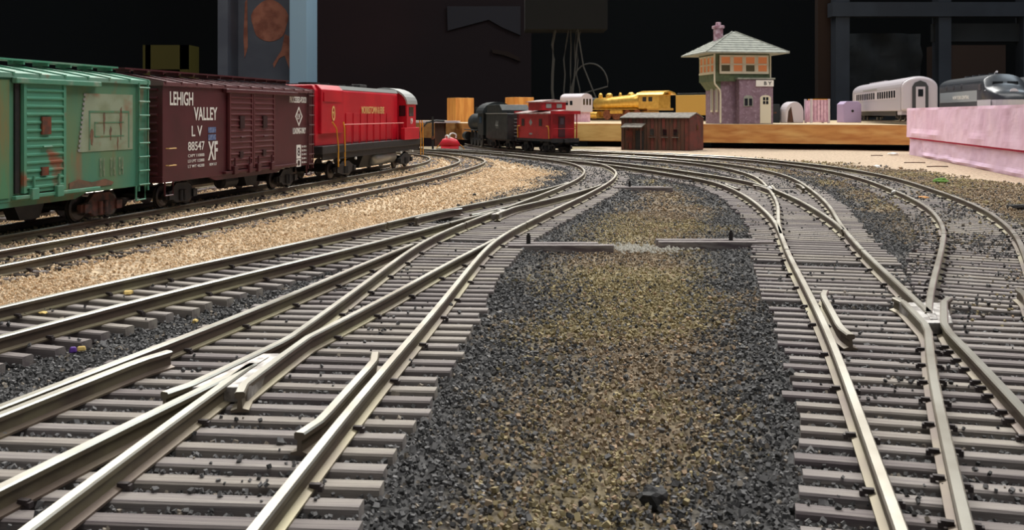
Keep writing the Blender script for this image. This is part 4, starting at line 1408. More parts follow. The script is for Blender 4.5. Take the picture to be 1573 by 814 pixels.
for k, wm in enumerate((1, 2, 1, 2)):
    window_unit(-2.15 + k * 1.36, -2.56, 6.3, 1.16, 1.75, 'f', wm)
for k in range(4):
    window_unit(-3.28, -1.75 + k * 1.15, 6.3, .90, 1.75, 's', 2)
MB().box((-.1, -2.5, 7.2), (5.4, .16, .14)).box((-.1, -2.5, 5.4), (5.4, .2, .14)).build('window_sill', 'tower_cream', tw)
MB().box((-3.25, .1, 7.2), (.16, 4.8, .14)).box((-3.25, .1, 5.4), (.2, 4.8, .14)).build('window_sill', 'tower_cream', tw)
# hip roof
ex, ey = 4.55, 4.2
b = MB()
c0 = (-.25, .1)
vs = [(c0[0] + sx * ex, c0[1] + sy * ey, 7.55) for sx, sy in ((-1, -1), (1, -1), (1, 1), (-1, 1))]
vs += [(v[0], v[1], 7.42) for v in vs]
vs += [(c0[0] - .15, c0[1], 10.0), (c0[0] + .15, c0[1], 10.0)]
b.add(vs, [(0, 1, 9, 8), (1, 2, 9), (2, 3, 8, 9), (3, 0, 8), (4, 5, 1, 0), (5, 6, 2, 1), (6, 7, 3, 2), (7, 4, 0, 3), (7, 6, 5, 4)])
rf = b.build('roof', 'tower_roof', tw)
for k in range(1, 9):                                   # slate courses on the two slopes in view
    u = k / 9.0
    z = 7.55 + (10 - 7.55) * u
    xx, yy = ex * (1 - u) + .15 * u, ey * (1 - u)
    MB().tube([(c0[0] - xx, c0[1] - yy - .02, z), (c0[0] + xx, c0[1] - yy - .02, z)], .035, 5).build('slate_course', 'tower_roof', rf)
    MB().tube([(c0[0] - xx - .02, c0[1] + yy, z), (c0[0] - xx - .02, c0[1] - yy, z)], .035, 5).build('slate_course', 'tower_roof', rf)
for sx in (-1, 1):
    MB().tube([(c0[0] + sx * ex, c0[1] - ey, 7.56), (c0[0] + sx * .15, c0[1], 10.03)], .06, 6).build('roof_hip', 'tower_roof', rf)
MB().box((-1.8, .6, 9.5), (.85, .85, 2.2)).box((-1.8, .6, 10.5), (1.1, 1.1, .35)).box((-1.8, .6, 10.85), (.5, .5, .4)).build('chimney', 'chimney_pink', tw, bevel=.08)
MB().tube([(-3.35, -2.5, 7.4), (-3.35, -2.5, 4.5), (-3.3, -2.5, 4.2), (-2.75, -2.45, 3.6), (-2.65, -2.4, 3.2), (-2.65, -2.4, .1)], .10, 8).build('downpipe', 'tower_cream', tw)
MB().tube([(2.85, -2.5, 7.2), (2.85, -2.5, 4.9)], .09, 8).build('downpipe', 'tower_cream', tw)
# ground floor openings
for k in range(2):
    f = MB().box((-2.60, -1.2 + k * 1.5, 2.6), (.16, .62, 2.7)).build('side_window', 'tower_cream', tw)
    MB().box((-2.66, -1.2 + k * 1.5, 2.6), (.08, .36, 2.3)).build('pane', 'print_grey', f)
for k in range(1):
    pass
yy = -3.32
d_ = MB().prism([(1.35, .06), (2.55, .06), (2.55, 2.7)] + [(1.95 + .6 * math.cos(a), 2.7 + .34 * math.sin(a)) for a in np.linspace(.2, math.pi - .2, 7)] + [(1.35, 2.7)], yy - .06, yy + .05, 'y').build('door', 'tower_cream', tw)
for s in (-1, 1):
    for k in range(2):
        MB().box((1.95 + s * .17, yy - .07, 2.25 + k * .40), (.25, .04, .32)).build('door_pane', 'glass_dark', d_)
wn = MB().prism([(-.45, 1.85), (.55, 1.85), (.55, 2.75)] + [(.05 + .5 * math.cos(a), 2.75 + .26 * math.sin(a)) for a in np.linspace(.2, math.pi - .2, 7)] + [(-.45, 2.75)], yy - .04, yy + .05, 'y').build('arched_window', 'tower_roof', tw)
for s in (-1, 1):
    MB().box((.05 + s * .24, yy - .05, 2.3), (.34, .03, .75)).build('pane', 'glass_dark', wn)
sg = MB().box((1.85, yy - .05, 4.28), (1.95, .10, .66)).build('name_board', 'print_white', tw)
lettering('B Y', 'black_part', sg, (1.75, yy - .11, 4.10), .85, .36, fat=.02)

# passenger coach
def two_point(p, q):
    return ((p[0] + q[0]) / 2, (p[1] + q[1]) / 2, BT), math.atan2(q[1] - p[1], q[0] - p[0])


def round_body(w_, z0, z1, h, n=12):
    return [(-w_, z0), (w_, z0), (w_, z1)] + [(w_ * math.cos(a), z1 + h * math.sin(a)) for a in np.linspace(0, math.pi, n + 1)[1:-1]] + [(-w_, z1)]


def display_rails(parent, L, m='tie_worn'):
    for s in (-1, 1):
        MB().box((0, s * .85, .22), (L, .10, .2)).build('rail', 'rail_side', parent)


loc, rz = two_point((39.7, 93.0), (45.0, 121.5))
t = thing('passenger_coach', 'pale grey streamlined passenger coach with a row of dark windows', 'coach', loc, rz)
L = 28.6
MB().prism(round_body(1.72, 1.35, 3.7, 1.05), -L / 2 + .5, L / 2, 'x').build('body', 'coach_grey', t, bevel=.05)
MB().prism(round_body(1.66, 1.35, 3.65, 1.02), -L / 2, -L / 2 + .52, 'x').build('vestibule_end', 'coach_light', t, bevel=.2)
MB().prism([(-.72, 1.35), (.72, 1.35), (.72, 3.7), (.5, 4.1), (0, 4.3), (-.5, 4.1), (-.72, 3.7)], -L / 2 - .2, -L / 2 + .1, 'x').build('diaphragm', 'coach_dark', t)
dd = MB().box((-L / 2 - .22, 0, 2.55), (.06, .86, 2.3)).build('end_door', 'coach_light', t)
MB().box((-L / 2 - .26, 0, 3.1), (.03, .46, .7)).build('door_pane', 'glass_dark', dd)
for s in (-1, 1):
    MB().box((.5, s * 1.725, 3.05), (L - 4, .02, .95)).build('window_band', 'coach_light', t)
    for k in range(19):
        if k in (8,):
            continue
        MB().box((-L / 2 + 3.2 + k * 1.22, s * 1.74, 3.05), (.74, .02, .72)).build('window', 'glass_dark', t)
    MB().box((2.5, s * 1.735, 3.78), (8.5, .02, .14)).build('letterboard', 'print_grey', t)
for k in range(7):
    MB().tube([(2.0 + k * 1.5, 0, 4.7), (2.0 + k * 1.5, 0, 4.86)], .22, 10).build('roof_vent', 'coach_light', t)
MB().box((0, 0, 1.1), (L - 9, 2.6, .5)).build('underframe', 'coach_dark', t)
for s in (-1, 1):
    p = truck(t, s * (L / 2 - 4.0), wb=2.3, r=.42, y=1.05)
    p.location.z = .32
    MB().box((s * (L / 2 - 1.2), 0, 1.2), (1.8, 3.3, .5)).build('vestibule_step', 'coach_grey', t)
display_rails(t, L)

# streamlined cab diesel beyond the foam
loc, rz = two_point((42.4, 80.5), (45.6, 98.2))
t = thing('cab_diesel', 'dark grey streamlined cab diesel with light grey side band, behind pink foam', 'locomotive', loc, rz)
L = 18.0
MB().prism(round_body(1.66, 1.0, 3.75, .85), -L / 2 + 4.2, L / 2, 'x').build('body', 'diesel_dark', t, bevel=.04)
# bulldog nose: sections shrinking towards the front
sec = [(-L / 2 + 4.25, 1.66, 3.75, .85), (-L / 2 + 3.3, 1.66, 3.72, .82), (-L / 2 + 2.9, 1.64, 3.2, .62), (-L / 2 + 2.2, 1.62, 2.95, .52), (-L / 2 + 1.3, 1.56, 2.85, .44), (-L / 2 + .6, 1.36, 2.7, .36), (-L / 2 + .15, 1.0, 2.4, .3), (-L / 2, .6, 2.1, .2)]
b = MB()
n = None
vs = []
for (x, w_, z1_, h_) in sec:
    pf = round_body(w_, 1.0, z1_, h_)
    n = len(pf)
    vs += [(x, u, v) for u, v in pf]
fs = []
for i in range(len(sec) - 1):
    for k in range(n):
        fs.append((i * n + k, i * n + (k + 1) % n, (i + 1) * n + (k + 1) % n, (i + 1) * n + k))
fs += [tuple(range(n)), tuple(range((len(sec) - 1) * n, len(sec) * n))[::-1]]
b.add(vs, fs)
b.build('nose', 'diesel_dark', t, smooth=True)
pth = [(x, w_ + .02) for (x, w_, _a, _b) in sec[2:]] + [(-L / 2 - .03, 0)]
pth = pth + [(x, -y) for x, y in pth[-2::-1]]
MB().sweep([(-.03, 0), (.03, 0), (.03, .75), (-.03, .75)], pth, 1.5).build('nose_band', 'diesel_nose', t)
MB().prism([(1.685 * math.cos(a), 3.0 + .66 * math.sin(a)) for a in np.linspace(.1, math.pi - .1, 12)] + [(-1.5, 2.95), (1.5, 2.95)], -L / 2 + 2.6, -L / 2 + 2.95, 'x').build('windshield_frame', 'diesel_light', t)
for s in (-1, 1):
    MB().box((-L / 2 + 2.85, s * .62, 3.62), (.25, .85, .5)).build('windshield', 'glass_dark', t)
    MB().box((2.3, s * 1.665, 2.66), (12.6, .03, 1.0)).build('side_band', 'diesel_light', t)
    MB().box((-L / 2 + 3.0, s * 1.67, 1.9), (3.8, .03, .75)).build('nose_band', 'diesel_nose', t)
    MB().box((-L / 2 + 4.2, s * 1.67, 3.4), (.8, .03, .55)).build('cab_side_window', 'glass_dark', t)
    lettering('NEW YORK CENTRAL', 'print_white', t, (-1.8 if s < 0 else 3.8, s * 1.69, 2.42), 5.4, .34, rot=(math.pi / 2, 0, 0 if s < 0 else math.pi), fat=.012)
    MB().box((2.4, s * 1.67, 1.62), (.45, .03, .3)).build('number_plate', 'print_grey', t)
    for k in range(3):
        MB().tube([(1.0 + k * 2.6, s * 1.655, 3.6), (1.0 + k * 2.6, s * 1.675, 3.6)], .28, 14).build('porthole', 'glass_dark', t)
MB().tube([(-L / 2 + .75, 0, 2.82), (-L / 2 + .45, 0, 2.86)], .36, 16).build('headlight', 'diesel_nose', t)
MB().box((-L / 2 + .2, 0, 1.75), (.4, 1.2, .5)).build('number_board', 'diesel_nose', t, bevel=.1)
for xx in (-3, 0, 2, 4.5):
    MB().tube([(xx, 0, 4.55), (xx, 0, 4.72)], .4, 14).build('roof_fan', 'diesel_dark', t)
MB().tube([(-L / 2 + 4.5, .3, 4.6), (-L / 2 + 4.0, .3, 4.78)], .1, 8).build('horn', 'diesel_nose', t)
for s in (-1, 1):
    p = truck(t, s * 5.3, wb=2.3, r=.42, y=1.05)
    p.location.z = .32
display_rails(t, L)
loc, rz = two_point((47.4, 80.5), (50.6, 98.2))
t = thing('cab_diesel', 'second dark streamlined cab diesel, behind the one with light grey band', 'locomotive', loc, rz)
MB().prism(round_body(1.66, 1.0, 3.75, .85), -6.0, 9.0, 'x').build('body', 'diesel_dark', t, bevel=.04)
MB().prism(round_body(1.55, 1.0, 2.8, .5), -9.0, -6.0, 'x').build('nose', 'diesel_dark', t, bevel=.4)
for s in (-1, 1):
    MB().box((1.5, s * 1.67, 2.6), (13, .03, 1.0)).build('side_band', 'diesel_light', t)
    p = truck(t, s * 5.3, wb=2.3, r=.42, y=1.05)
    p.location.z = .32
display_rails(t, 18)

# brass locomotive with tender, and a white cab shell
loc, rz = two_point((10.9, 138), (21.2, 127.5))
t = thing('brass_locomotive', 'unpainted brass steam locomotive with black smokebox, standing left of the tower', 'locomotive', loc, rz)
MB().tube([(-5.6, 0, 2.45), (-3.0, 0, 2.5), (1.2, 0, 2.7), (3.2, 0, 2.75)], [.88, .95, 1.10, 1.15], 20).build('boiler', 'brass', t, smooth=True)
MB().tube([(-7.7, 0, 2.45), (-7.5, 0, 2.45), (-5.6, 0, 2.45)], [.7, .92, .9], 20).build('smokebox', 'steam_black', t, smooth=True)
MB().tube([(-7.0, 0, 3.2), (-7.0, 0, 3.85)], [.25, .34], 12).build('smokestack', 'steam_black', t)
for xx, r_, h_ in ((-4.9, .30, .55), (-3.3, .48, .55), (-1.3, .22, .6), (.6, .5, .6)):
    MB().tube([(xx, 0, 3.2), (xx, 0, 3.45 + h_ * .6), (xx, 0, 3.45 + h_)], [r_, r_, r_ * .55], 14).build('dome', 'brass', t, smooth=True)
MB().box((4.6, 0, 2.75), (3.4, 2.6, 1.9)).build('cab', 'brass', t, bevel=.03)
MB().prism([(-1.55, 3.65), (-1.2, 3.95), (0, 4.2), (1.2, 3.95), (1.55, 3.65), (1.45, 3.6), (0, 4.05), (-1.45, 3.6)], 2.6, 7.1, 'x').build('cab_roof', 'brass', t)
for s in (-1, 1):
    for k in range(2):
        MB().box((3.9 + k * 1.0, s * 1.31, 3.05), (.62, .03, .6)).build('cab_window', 'black_part', t)
    MB().box((-1.6, s * 1.1, 1.72), (8.6, .5, .10)).build('running_board', 'brass', t)
    MB().tube([(-5.9, s * 1.0, .95), (-4.4, s * 1.0, .95)], .52, 14).build('cylinder', 'brass', t)
    for k in range(4):
        MB().tube([(-2.9 + k * 1.75, s * .82, .95), (-2.9 + k * 1.75, s * .98, .95)], .72, 20).build('driving_wheel', 'copper_gear', t)
    MB().tube([(4.4, s * .82, .7), (4.4, s * .98, .7)], .5, 16).build('trailing_wheel', 'copper_gear', t)
    MB().tube([(-6.9, s * .82, .62), (-6.9, s * .98, .62)], .42, 16).build('leading_wheel', 'copper_gear', t)
    MB().box((-.3, s * 1.08, .95), (5.6, .08, .16)).build('side_rod', 'copper_gear', t)
    MB().box((-1.0, s * 1.2, 1.35), (2.2, .3, .5)).build('air_pump', 'brass', t, bevel=.06)
MB().box((-.5, 0, 1.15), (11, .9, .6)).build('engine_frame', 'brass_matt', t)
MB().box((5.6, 0, 1.7), (2.6, 2.3, .3)).build('cab_deck', 'brass_matt', t)
display_rails(t, 15)
loc, rz = two_point((24.5, 129.8), (33.5, 127.5))
t = thing('tender', 'plain brass tender with dark top, between brass locomotive and tower', 'tender', (25.0, 123.9, BT), math.radians(-42))
MB().box((0, 0, 2.2), (7.2, 2.7, 2.6)).build('water_tank', 'brass_matt', t, bevel=.05)
MB().box((0, 0, 3.62), (7.0, 2.4, .3)).box((2.5, 0, 3.9), (1.6, 2.0, .4)).build('tender_deck', 'steam_black', t, bevel=.03)
for s in (-1, 1):
    p = truck(t, s * 2.2, 'copper_gear', wb=1.3, r=.40, y=.95)
    p.location.z = .32
display_rails(t, 7)
t = thing('cab_shell', 'white locomotive cab shell with rounded roof and small windows, beside the caboose', 'cab', (8.5, 126.5, BT), math.radians(-38))
MB().prism(round_body(1.35, 1.3, 3.1, .65), -1.7, 1.7, 'x').build('shell', 'white_plastic', t, bevel=.05)
MB().box((0, 0, .66), (3.0, 2.2, 1.32)).build('base_frame', 'pink_plastic', t, bevel=.05)
for s in (-1, 1):
    for k in range(2):
        MB().box((-.6 + k * .7, s * 1.36, 2.5), (.42, .03, .55)).build('window', 'glass_dark', t)
for k in (-1, 0, 1):
    MB().box((1.71, k * .72, 2.65), (.03, .36, .8)).build('window', 'glass_dark', t)

# small things on the board, right of the tower
t = thing('pink_crate', 'small pink slatted crate beside a pale rounded shell', 'crate', (35.7, 112.0, BT), 0.1)
MB().box((0, 0, .15), (2.3, 1.8, .12)).build('crate_floor', 'pink_plastic', t)
for k in range(6):
    MB().box((-1.0 + k * .4, -.9, 1.45), (.32, .08, 2.5)).build('slat', 'pink_plastic', t)
    MB().box((-1.0 + k * .4, .9, 1.45), (.32, .08, 2.5)).build('slat', 'pink_plastic', t)
for s in (-1, 1):
    for r_ in (-.85, .85):
        MB().box((s * 1.05, r_, 1.4), (.22, .22, 2.8)).build('corner_post', 'white_plastic', t)
    MB().box((s * 1.08, 0, 1.4), (.08, 1.7, 2.4)).build('end_panel', 'pink_plastic', t)
MB().box((0, -.2, 2.75), (1.9, 1.2, .12)).build('yellow_edge', 'yellow_paint', t)
t = thing('shell_casting', 'pale grey rounded casting leaning beside the pink crate', 'casting', (32.9, 112.6, BT), 0.15)
MB().prism(round_body(1.1, .0, 1.3, 1.2), -.9, .9, 'y').build('shell', 'coach_light', t, bevel=.1)
MB().prism([(-.95, .1), (-.2, .1), (-.5, 1.9), (-.8, 1.4)], -.97, -.88, 'y').build('opening', 'shed_wood', t)
t = thing('lilac_box', 'small lilac box with a dark hole, behind the coach end', 'box', (39.8, 113.0, BT), 0.1)
MB().prism([(-1.1, .05), (1.1, .05), (1.1, 2.2), (.7, 2.55), (-.7, 2.55), (-1.1, 2.2)], -.9, .9, 'y').build('box_body', 'lilac_box', t, bevel=.06)
MB().tube([(0, -.9, 1.4), (0, -.93, 1.4)], .16, 10).build('hole', 'black_part', t)
t = thing('dark_box', 'dark slate box on the board, right behind the signal tower', 'box', (30.6, 113.5, BT), 0.0)
MB().box((0, 0, 1.1), (1.9, 1.6, 2.2)).build('box_body', 'dark_board', t, bevel=.05)
MB().box((.2, -.82, 1.2), (.7, .03, .2)).build('yellow_mark', 'shed_wood', t)

# weathered shed made from an old car body
t = thing('shed', 'weathered brown wooden shed with small lean-to roof over its door', 'shed', (14.9, 95.2, 0), math.radians(-30))
L, W, H = 7.0, 4.0, 3.15
# long side faces -y; gable end faces +x
MB().box((0, 0, H / 2), (L, W, H)).build('walls', 'shed_wood', t)
MB().box((L / 2 + .03, 0, H / 2), (.08, W, H)).build('end_wall', 'shed_red', t)
MB().prism([(-W / 2, H), (W / 2, H), (0, H + .45)], -L / 2, L / 2 + .07, 'x').build('gable', 'shed_red', t)
for s in (-1, 1):
    MB().prism([(0, H + .44), (s * (W / 2 + .15), H - .03), (s * (W / 2 + .15), H + .05), (0, H + .54)], -L / 2 - .1, L / 2 + .12, 'x').build('roof_slope', 'shed_roof', t)
for k in range(18):
    MB().box((-L / 2 + .2 + k * (L - .4) / 17, -W / 2 - .02, H / 2), (.32, .05, H - .1)).build('plank', ['shed_wood', 'shed_wood', 'shed_red'][(k * 7) % 3], t)
for k in range(10):
    MB().box((L / 2 + .09, -W / 2 + .2 + k * (W - .4) / 9, H / 2), (.05, .36, H - .1)).build('plank', 'shed_red', t)
MB().prism([(-W / 2 - .02, 2.55), (-W / 2 - 1.1, 2.2), (-W / 2 - 1.1, 2.26), (-W / 2 - .02, 2.63)], -3.1, -.9, 'x').build('awning', 'shed_roof', t)
MB().box((-1.5, -W / 2 - .05, .95), (.9, .06, 1.9)).build('doorway', 'black_part', t)
MB().box((-2.6, -W / 2 - .05, 1.3), (.7, .06, 1.2)).build('side_door', 'shed_red', t)
for xx in (-.2, 1.1, 2.2):
    f = MB().box((xx, -W / 2 - .06, 1.75), (.62, .06, .8)).build('window', 'shed_wood', t)
    MB().box((xx, -W / 2 - .10, 1.75), (.4, .03, .58)).build('pane', 'glass_dark', f)
    MB().box((xx, -W / 2 - .12, 1.28), (.7, .12, .06)).build('sill', 'shed_roof', f)
f = MB().box((L / 2 + .13, .1, 2.2), (.06, .55, .6)).build('window', 'shed_red', t)
MB().box((L / 2 + .17, .1, 2.2), (.03, .36, .42)).build('pane', 'glass_dark', f)
for xx in (-3.0, -1.0):
    MB().tube([(xx, -W / 2 - 1.0, 0), (xx, -W / 2 - 1.0, 2.2)], .06, 6).build('awning_post', 'shed_wood', t)

# ---------------------------------------------------------------- small things on the ground
def lump(name, label, cat, p, r, m, squash=.7, seed=0, n=2):
    bm = bmesh.new()
    bmesh.ops.create_icosphere(bm, subdivisions=n, radius=1)
    rr = random.Random(seed)
    for v in bm.verts:
        k = 1 + rr.uniform(-.28, .28)
        v.co = Vector((v.co.x * r * k, v.co.y * r * k, v.co.z * r * squash * k))
    me = bpy.data.meshes.new(name)
    bm.to_mesh(me)
    bm.free()
    me.materials.append(MATS[m])
    o = bpy.data.objects.new(name, me)
    COL.objects.link(o)
    o.location = p
    return tag(o, label, cat)


def gp(px, py, z=0.0):
    """place on the level z that a reading of the photograph stands for"""
    y = 1470 * (CAM_Z - z) / (py - 176)
    return ((px - 786.5) * y / 1470, y, z)


x, y, z = gp(1003, 778)
lump('coal_lump', 'black coal lump lying on the dirt between the tracks', 'stone', (x, y, .08), .115, 'coal', .85, 3)
x, y, z = gp(197, 453, .15)
lump('crumb', 'yellow crumb lying between the rails of the straight track', 'crumb', (x, y, .20), .085, 'yellow_bit', .6, 5, 1)
x, y, z = gp(66, 481, .15)
o = lump('crumb', 'flat yellow flake lying in dark ballast between rails', 'crumb', (x, y, .16), .075, 'yellow_bit', .3, 6, 1)
x, y, z = gp(300, 503, .0)
lump('crumb', 'yellow crumb on black ballast next to the guard-railed turnout', 'crumb', (x, y, .1), .06, 'yellow_bit', .8, 8, 1)
x, y, z = gp(118, 548, .0)
t = thing('torn_wrapper', 'purple and cream scrap lying on dark ballast beside the exposed ties', 'scrap', (x, y, .06), .5)
MB().box((-.05, 0, .05), (.11, .09, .08), top=(.7, .6)).build('purple_half', 'purple_bit', t, bevel=.02)
MB().box((.06, .01, .05), (.13, .07, .07), top=(.8, .6)).build('cream_half', 'yellow_bit', t, bevel=.02)
x, y, z = gp(1375, 294, .38)
lump('plaster_chip', 'white chip on the inner rail of the outermost curved track', 'chip', (x, y + .1, .36), .10, 'white_bit', .7, 9, 1)
x, y, z = gp(1361, 292, .2)
lump('crumb', 'yellow crumb at the outermost curved rail beside a white chip', 'crumb', (x, y, .12), .12, 'yellow_bit', .7, 10, 1)
x, y, z = gp(1419, 305, .15)
lump('wood_chip', 'orange wood chip between the outermost curved rails', 'chip', (x, y, .21), .22, 'orange_bit', .25, 11, 1)
x, y, z = gp(1347, 261, .1)
lump('scatter_flake', 'pale turquoise flake against the outermost rail', 'chip', (x, y, .3), .22, 'white_bit', .5, 12, 1)
x, y, z = gp(1445, 278, .1)
lump('moss_tuft', 'green moss tuft on the brown dirt near the foam', 'moss', (x, y, .10), .34, 'green_bit', .45, 13, 2)
x, y, z = gp(1372, 237, .05)
lump('paper_scrap', 'white paper scrap on the bare tan board before the foam', 'paper', (x, y, .10), .50, 'white_bit', .2, 14, 1)
x, y, z = gp(1086, 243, .05)
lump('paper_scrap', 'tiny white scrap on the dirt in front of the brown shed', 'paper', (x, y, .12), .16, 'white_bit', .8, 15, 1)
x, y, z = gp(729, 300, .05)
lump('pebble', 'black pebble on the tan dirt bank', 'stone', (x, y, .08), .09, 'coal', 1.0, 16, 1)
for k, (px, py, ln, an) in enumerate(((1405, 250, 1.5, .1), (1440, 256, 1.4, -.05), (1347, 239, 1.0, .0))):
    x, y, z = gp(px, py, .05)
    tag(MB().tube([(-ln / 2, 0, .06), (0, .08, .07), (ln / 2, 0, .06)], .035, 5).build('twig', 'shed_wood', loc=(x, y, 0)), ['thin brown twig on the bare tan board, beside the foam', 'longest brown twig on the bare tan board', 'short twig below the white paper scrap'][k], 'twig', 'twigs on the tan board')
x, y, z = gp(1568, 321, .05)
tag(MB().tube([(-.45, .05, .10), (.0, 0, .12), (.6, -.05, .10)], .11, 8).build('charred_stick', 'coal', loc=(x, y, 0)), 'short charred stick on brown dirt below the foam', 'stick')
# pale powder spilled between the two pairs of throw timbers
vs = rng.normal(size=(420, 2)) * np.array([.55, .35]) + np.array([3.15, 24.3])
b = MB()
for (x, y) in vs:
    if any(a - .05 < x < c + .05 and d - .05 < y < e + .05 for a, c, d, e in TIMBERS):
        continue
    s = random.uniform(.025, .05)
    zz = random.uniform(.05, .12)
    b.add([(x + s, y, zz), (x - s, y + s, zz), (x, y - s, zz), (x, y, zz + s)], [(0, 1, 3), (1, 2, 3), (2, 0, 3), (0, 2, 1)])
tag(b.build('white_grit', 'powder_white'), 'spilled white grit between the wooden throw timbers', 'grit', kind='stuff')
# red clip, signal mast and bent wire beyond the far tracks
t = thing('wire_clip', 'red plastic clip with white loops beyond the curve of the tracks', 'clip', (-6.0, 92.5, 0), 0)
MB().tube([(-.9, 0, .45), (-.5, 0, .75), (0, 0, .85), (.5, 0, .7), (.9, 0, .45)], [.25, .45, .5, .42, .2], 10).build('clip_body', 'clip_red', t, smooth=True)
MB().box((0, 0, .2), (1.7, .9, .4)).build('clip_base', 'clip_red', t, bevel=.1)
for s in (-1, 1):
    MB().tube([(s * .28 + (.24 + .08 * s) * math.cos(a), -.1 + .2 * math.cos(a) * s, 1.30 + .1 * s + .28 * math.sin(a)) for a in np.linspace(-.6, 4.2, 14)], .08, 6).build('white_loop', 'white_bit', t)
    MB().tube([(s * .8, 0, .6), (s * 1.1, 0, .5), (s * 1.4, .1, .1)], .05, 6).build('wire', 'yellow_paint', t)
t = thing('signal_mast', 'thin dark signal mast standing beyond the red diesel', 'signal', (-7.45, 90, 0), 0)
MB().tube([(0, 0, 0), (0, 0, 3.3)], .10, 8).build('mast', 'black_part', t)
MB().box((0, 0, .12), (.7, .7, .24)).build('mast_base', 'print_grey', t, bevel=.04)
MB().box((0, -.12, 1.3), (.24, .16, .3)).build('relay_box', 'rust', t)
tag(MB().tube([(-8.9, 90, .0), (-8.8, 90, 1.2), (-8.5, 90, 2.2), (-8.0, 90, 2.75), (-7.2, 90.4, 2.9), (-6.4, 90.6, 2.85)], .10, 8).build('bent_wire', 'wire_grey'), 'bent grey wire arching beside the signal mast', 'wire')

# ---------------------------------------------------------------- dark room behind
t = thing('steel_column', 'grey steel column with lit side coloured blue and round rust patch, behind the boxcars', 'column', (-43.6, 176, -60), 0)
H = 190
MB().box((-1.0, 3, H / 2), (13.0, .8, H)).build('web', 'column_paint', t)
MB().box((-8.4, 0, H / 2), (1.8, 8, H)).build('flange', 'column_paint', t)
MB().box((5.3, 0, H / 2), (3.0, 9.5, H)).build('flange', 'column_lit', t)
b = MB()
pts = [(-1.6 + 3.4 * math.cos(a) * (1 + .06 * math.sin(5 * a)), 81.0 + 3.9 * math.sin(a)) for a in np.linspace(0, 2 * math.pi, 24, endpoint=False)]
b.prism(pts, 2.5, 2.62, 'y')
b.build('rust_patch', 'rust_primer', t)
MB().prism([(1.2, 78.5), (2.6, 77.8), (3.0, 73), (2.9, 66), (2.4, 66), (2.2, 71.5), (1.2, 74.5), (.2, 74), (-.8, 72.2), (-1.0, 73), (.6, 75.5), (.9, 77)], 2.5, 2.62, 'y').build('rust_patch', 'rust_primer', t)
MB().prism([(-6.2, 84.5), (-5.8, 85), (-5.7, 76), (-6.3, 74), (-6.5, 78)], 2.5, 2.62, 'y').build('rust_patch', 'rust_primer', t)
MB().prism([(-2.2, 67.0), (-1.0, 68.4), (-.4, 66.5), (-1.0, 65.8), (-2.0, 65.6)], 2.5, 2.62, 'y').build('rust_patch', 'rust_primer', t)

t = thing('yellow_bin', 'dim yellow bin with dark opening, behind the boxcar roofs', 'bin', (-71, 200, -56.2), 0)
MB().box((-4.2, 0, 37), (1.6, 6, 74)).box((3.6, 0, 37), (2.0, 6, 74)).box((0, 0, 71.5), (9, 6, 5)).box((0, 2.4, 37), (8, 1, 74)).build('bin_body', 'yellow_bin', t)
MB().prism([(-3.4, 62), (-.6, 62), (-1.2, 66), (-2.2, 69), (-3.2, 68)], -3.05, -2.6, 'y').build('dark_mark', 'black_part', t)

t = thing('storage_rack', 'dark blue-grey storage rack behind the coach and diesels', 'rack', (0, 0, 0), 0)
ZR = 190
for px0, px1 in ((1280, 1301), (1437, 1456), (1566, 1588)):
    x0, x1 = (px0 - 786.5) * ZR / 1470, (px1 - 786.5) * ZR / 1470
    MB().box(((x0 + x1) / 2, ZR, -5), (x1 - x0, 3, 140)).build('upright', 'shelf_steel', t)
MB().box((86, ZR - .4, 24.2), (46, 3, 2.8)).build('beam', 'shelf_steel', t)
MB().box((94, ZR + 1, 19.8), (20, 2, 3.6)).build('beam', 'dark_board', t)
MB().box((96, ZR + 14, -1.0), (60, 26, 2)).build('shelf_deck', 'shelf_wood', t)
MB().box((91, ZR + 2, 13.2), (13, 6, 8)).build('brown_carton', 'shelf_wood', t)
tag(MB().box((63.6, 193, -5), (4.4, 2, 140)).build('wood_post', 'shelf_wood'), 'dark brown wooden post beside the storage rack', 'post')
t = thing('cardboard_sheet', 'grey crumpled sheet hanging in the storage rack', 'sheet', (75, ZR + 6, 1.1), 0)
b = MB()
n = 9
vs = [(-9 + 18 * i / n, 1.0 * math.sin(i * 1.7) + .8 * math.sin(k * 2.1 + i), 20 * k / n - 1) for k in range(n + 1) for i in range(n + 1)]
vs += [(v[0], v[1] + .3, v[2]) for v in vs]
N1 = (n + 1) ** 2
fs = []
for k in range(n):
    for i in range(n):
        q = [k * (n + 1) + i, k * (n + 1) + i + 1, (k + 1) * (n + 1) + i + 1, (k + 1) * (n + 1) + i]
        fs += [tuple(q), tuple(v + N1 for v in q[::-1])]
b.add(vs, fs)
b.build('crumpled_sheet', 'dark_board', t, smooth=True)

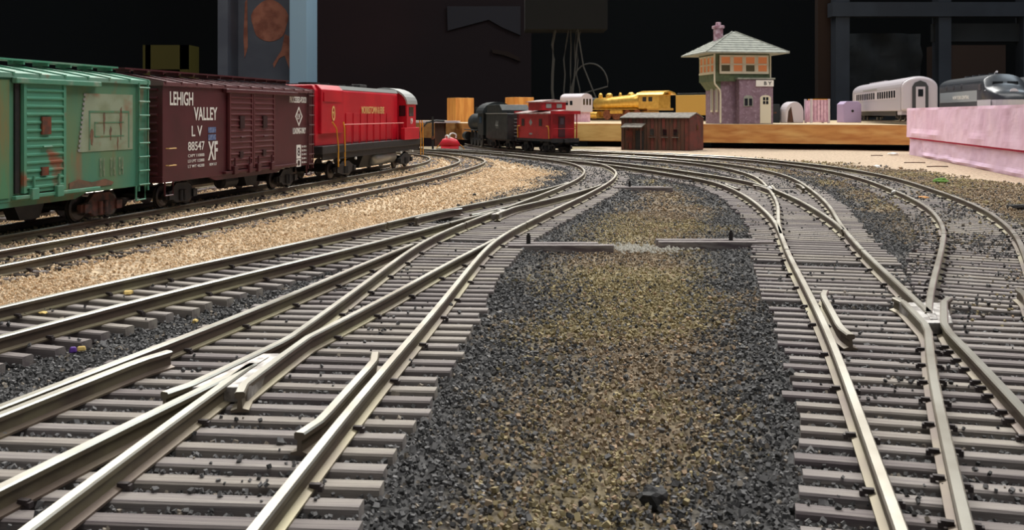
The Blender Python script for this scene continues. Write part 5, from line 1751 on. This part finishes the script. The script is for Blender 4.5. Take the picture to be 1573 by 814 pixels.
tag(MB().prism([(-16.8, 31.5), (2.2, 31.5), (2.2, 24), (-2.5, 26), (-6, 28), (-16.6, 25.2)], 247.4, 247.97, 'y').build('paper_sheet', 'paper_grey'), 'torn dark grey paper pinned on the brown wall panel', 'paper')
tag(MB().prism([(-5.2, 20.4), (-1.2, 19.8), (2.0, 18.2), (2.2, 17.2), (-2, 18.8), (-5, 19.4)], 247.4, 247.97, 'y').build('paper_strip', 'shelf_wood'), 'curled olive paper strip on the brown wall panel', 'paper')

# hanging wires left of the tower, from a dark beam
tag(MB().box((9.2, 166, CAM_Z + 32), (14, 8, 35)).build('trim_2', 'black_void'), 'dark ceiling box from which wires hang', kind='structure')
rr = random.Random(4)
lab = ['thick straight grey wire hanging behind the caboose', 'thin grey wire hanging next to the thick wire', 'thin grey wire hanging second from the thick wire', 'thin grey wire hanging third from the thick wire', 'thin grey wire hanging fourth from the thick wire, by the loop']
for k, px in enumerate((851, 868, 875, 882, 889)):
    x = (px - 786.5) * 165 / 1470
    pts = [(x + rr.uniform(-.35, .35) + (0 if i else .4), 165 + .45 * k, CAM_Z + 14.6 - i * 15.3 / 6) for i in range(7)]
    tag(MB().tube(pts, .14 + .12 * (k == 0), 6).build('hanging_wire', 'wire_grey'), lab[k], 'wire', 'hanging wires')
c_ = ((907 - 786.5) * 164 / 1470, CAM_Z + 5.2)
tag(MB().tube([(11.4, 164.2, CAM_Z + 14.6), (11.0, 164.2, CAM_Z + 10), (10.2, 164.2, CAM_Z + 5), (10.2, 164.2, CAM_Z + 7)][:2] + [(10.3, 164.2, CAM_Z + 2.0), (10.2, 164.2, CAM_Z + 4.5)] + [(c_[0] + 3.0 * math.cos(a), 164.2, c_[1] + 3.6 * math.sin(a)) for a in np.linspace(2.6, -.1, 12)] + [(c_[0] - 2.4, 164.3, c_[1] - 1.9)], .14, 6).build('wire_loop', 'wire_grey'), 'curved loop of grey wire among the hanging wires', 'wire')
tag(MB().tube([(11.2, 163.4, CAM_Z + 14.6), (12.2, 163.4, c_[1] + 3), (15.4, 163.4, c_[1] - 5.0)], .14, 6).build('slanting_wire', 'wire_grey'), 'slanting grey wire crossing the wire loop', 'wire')
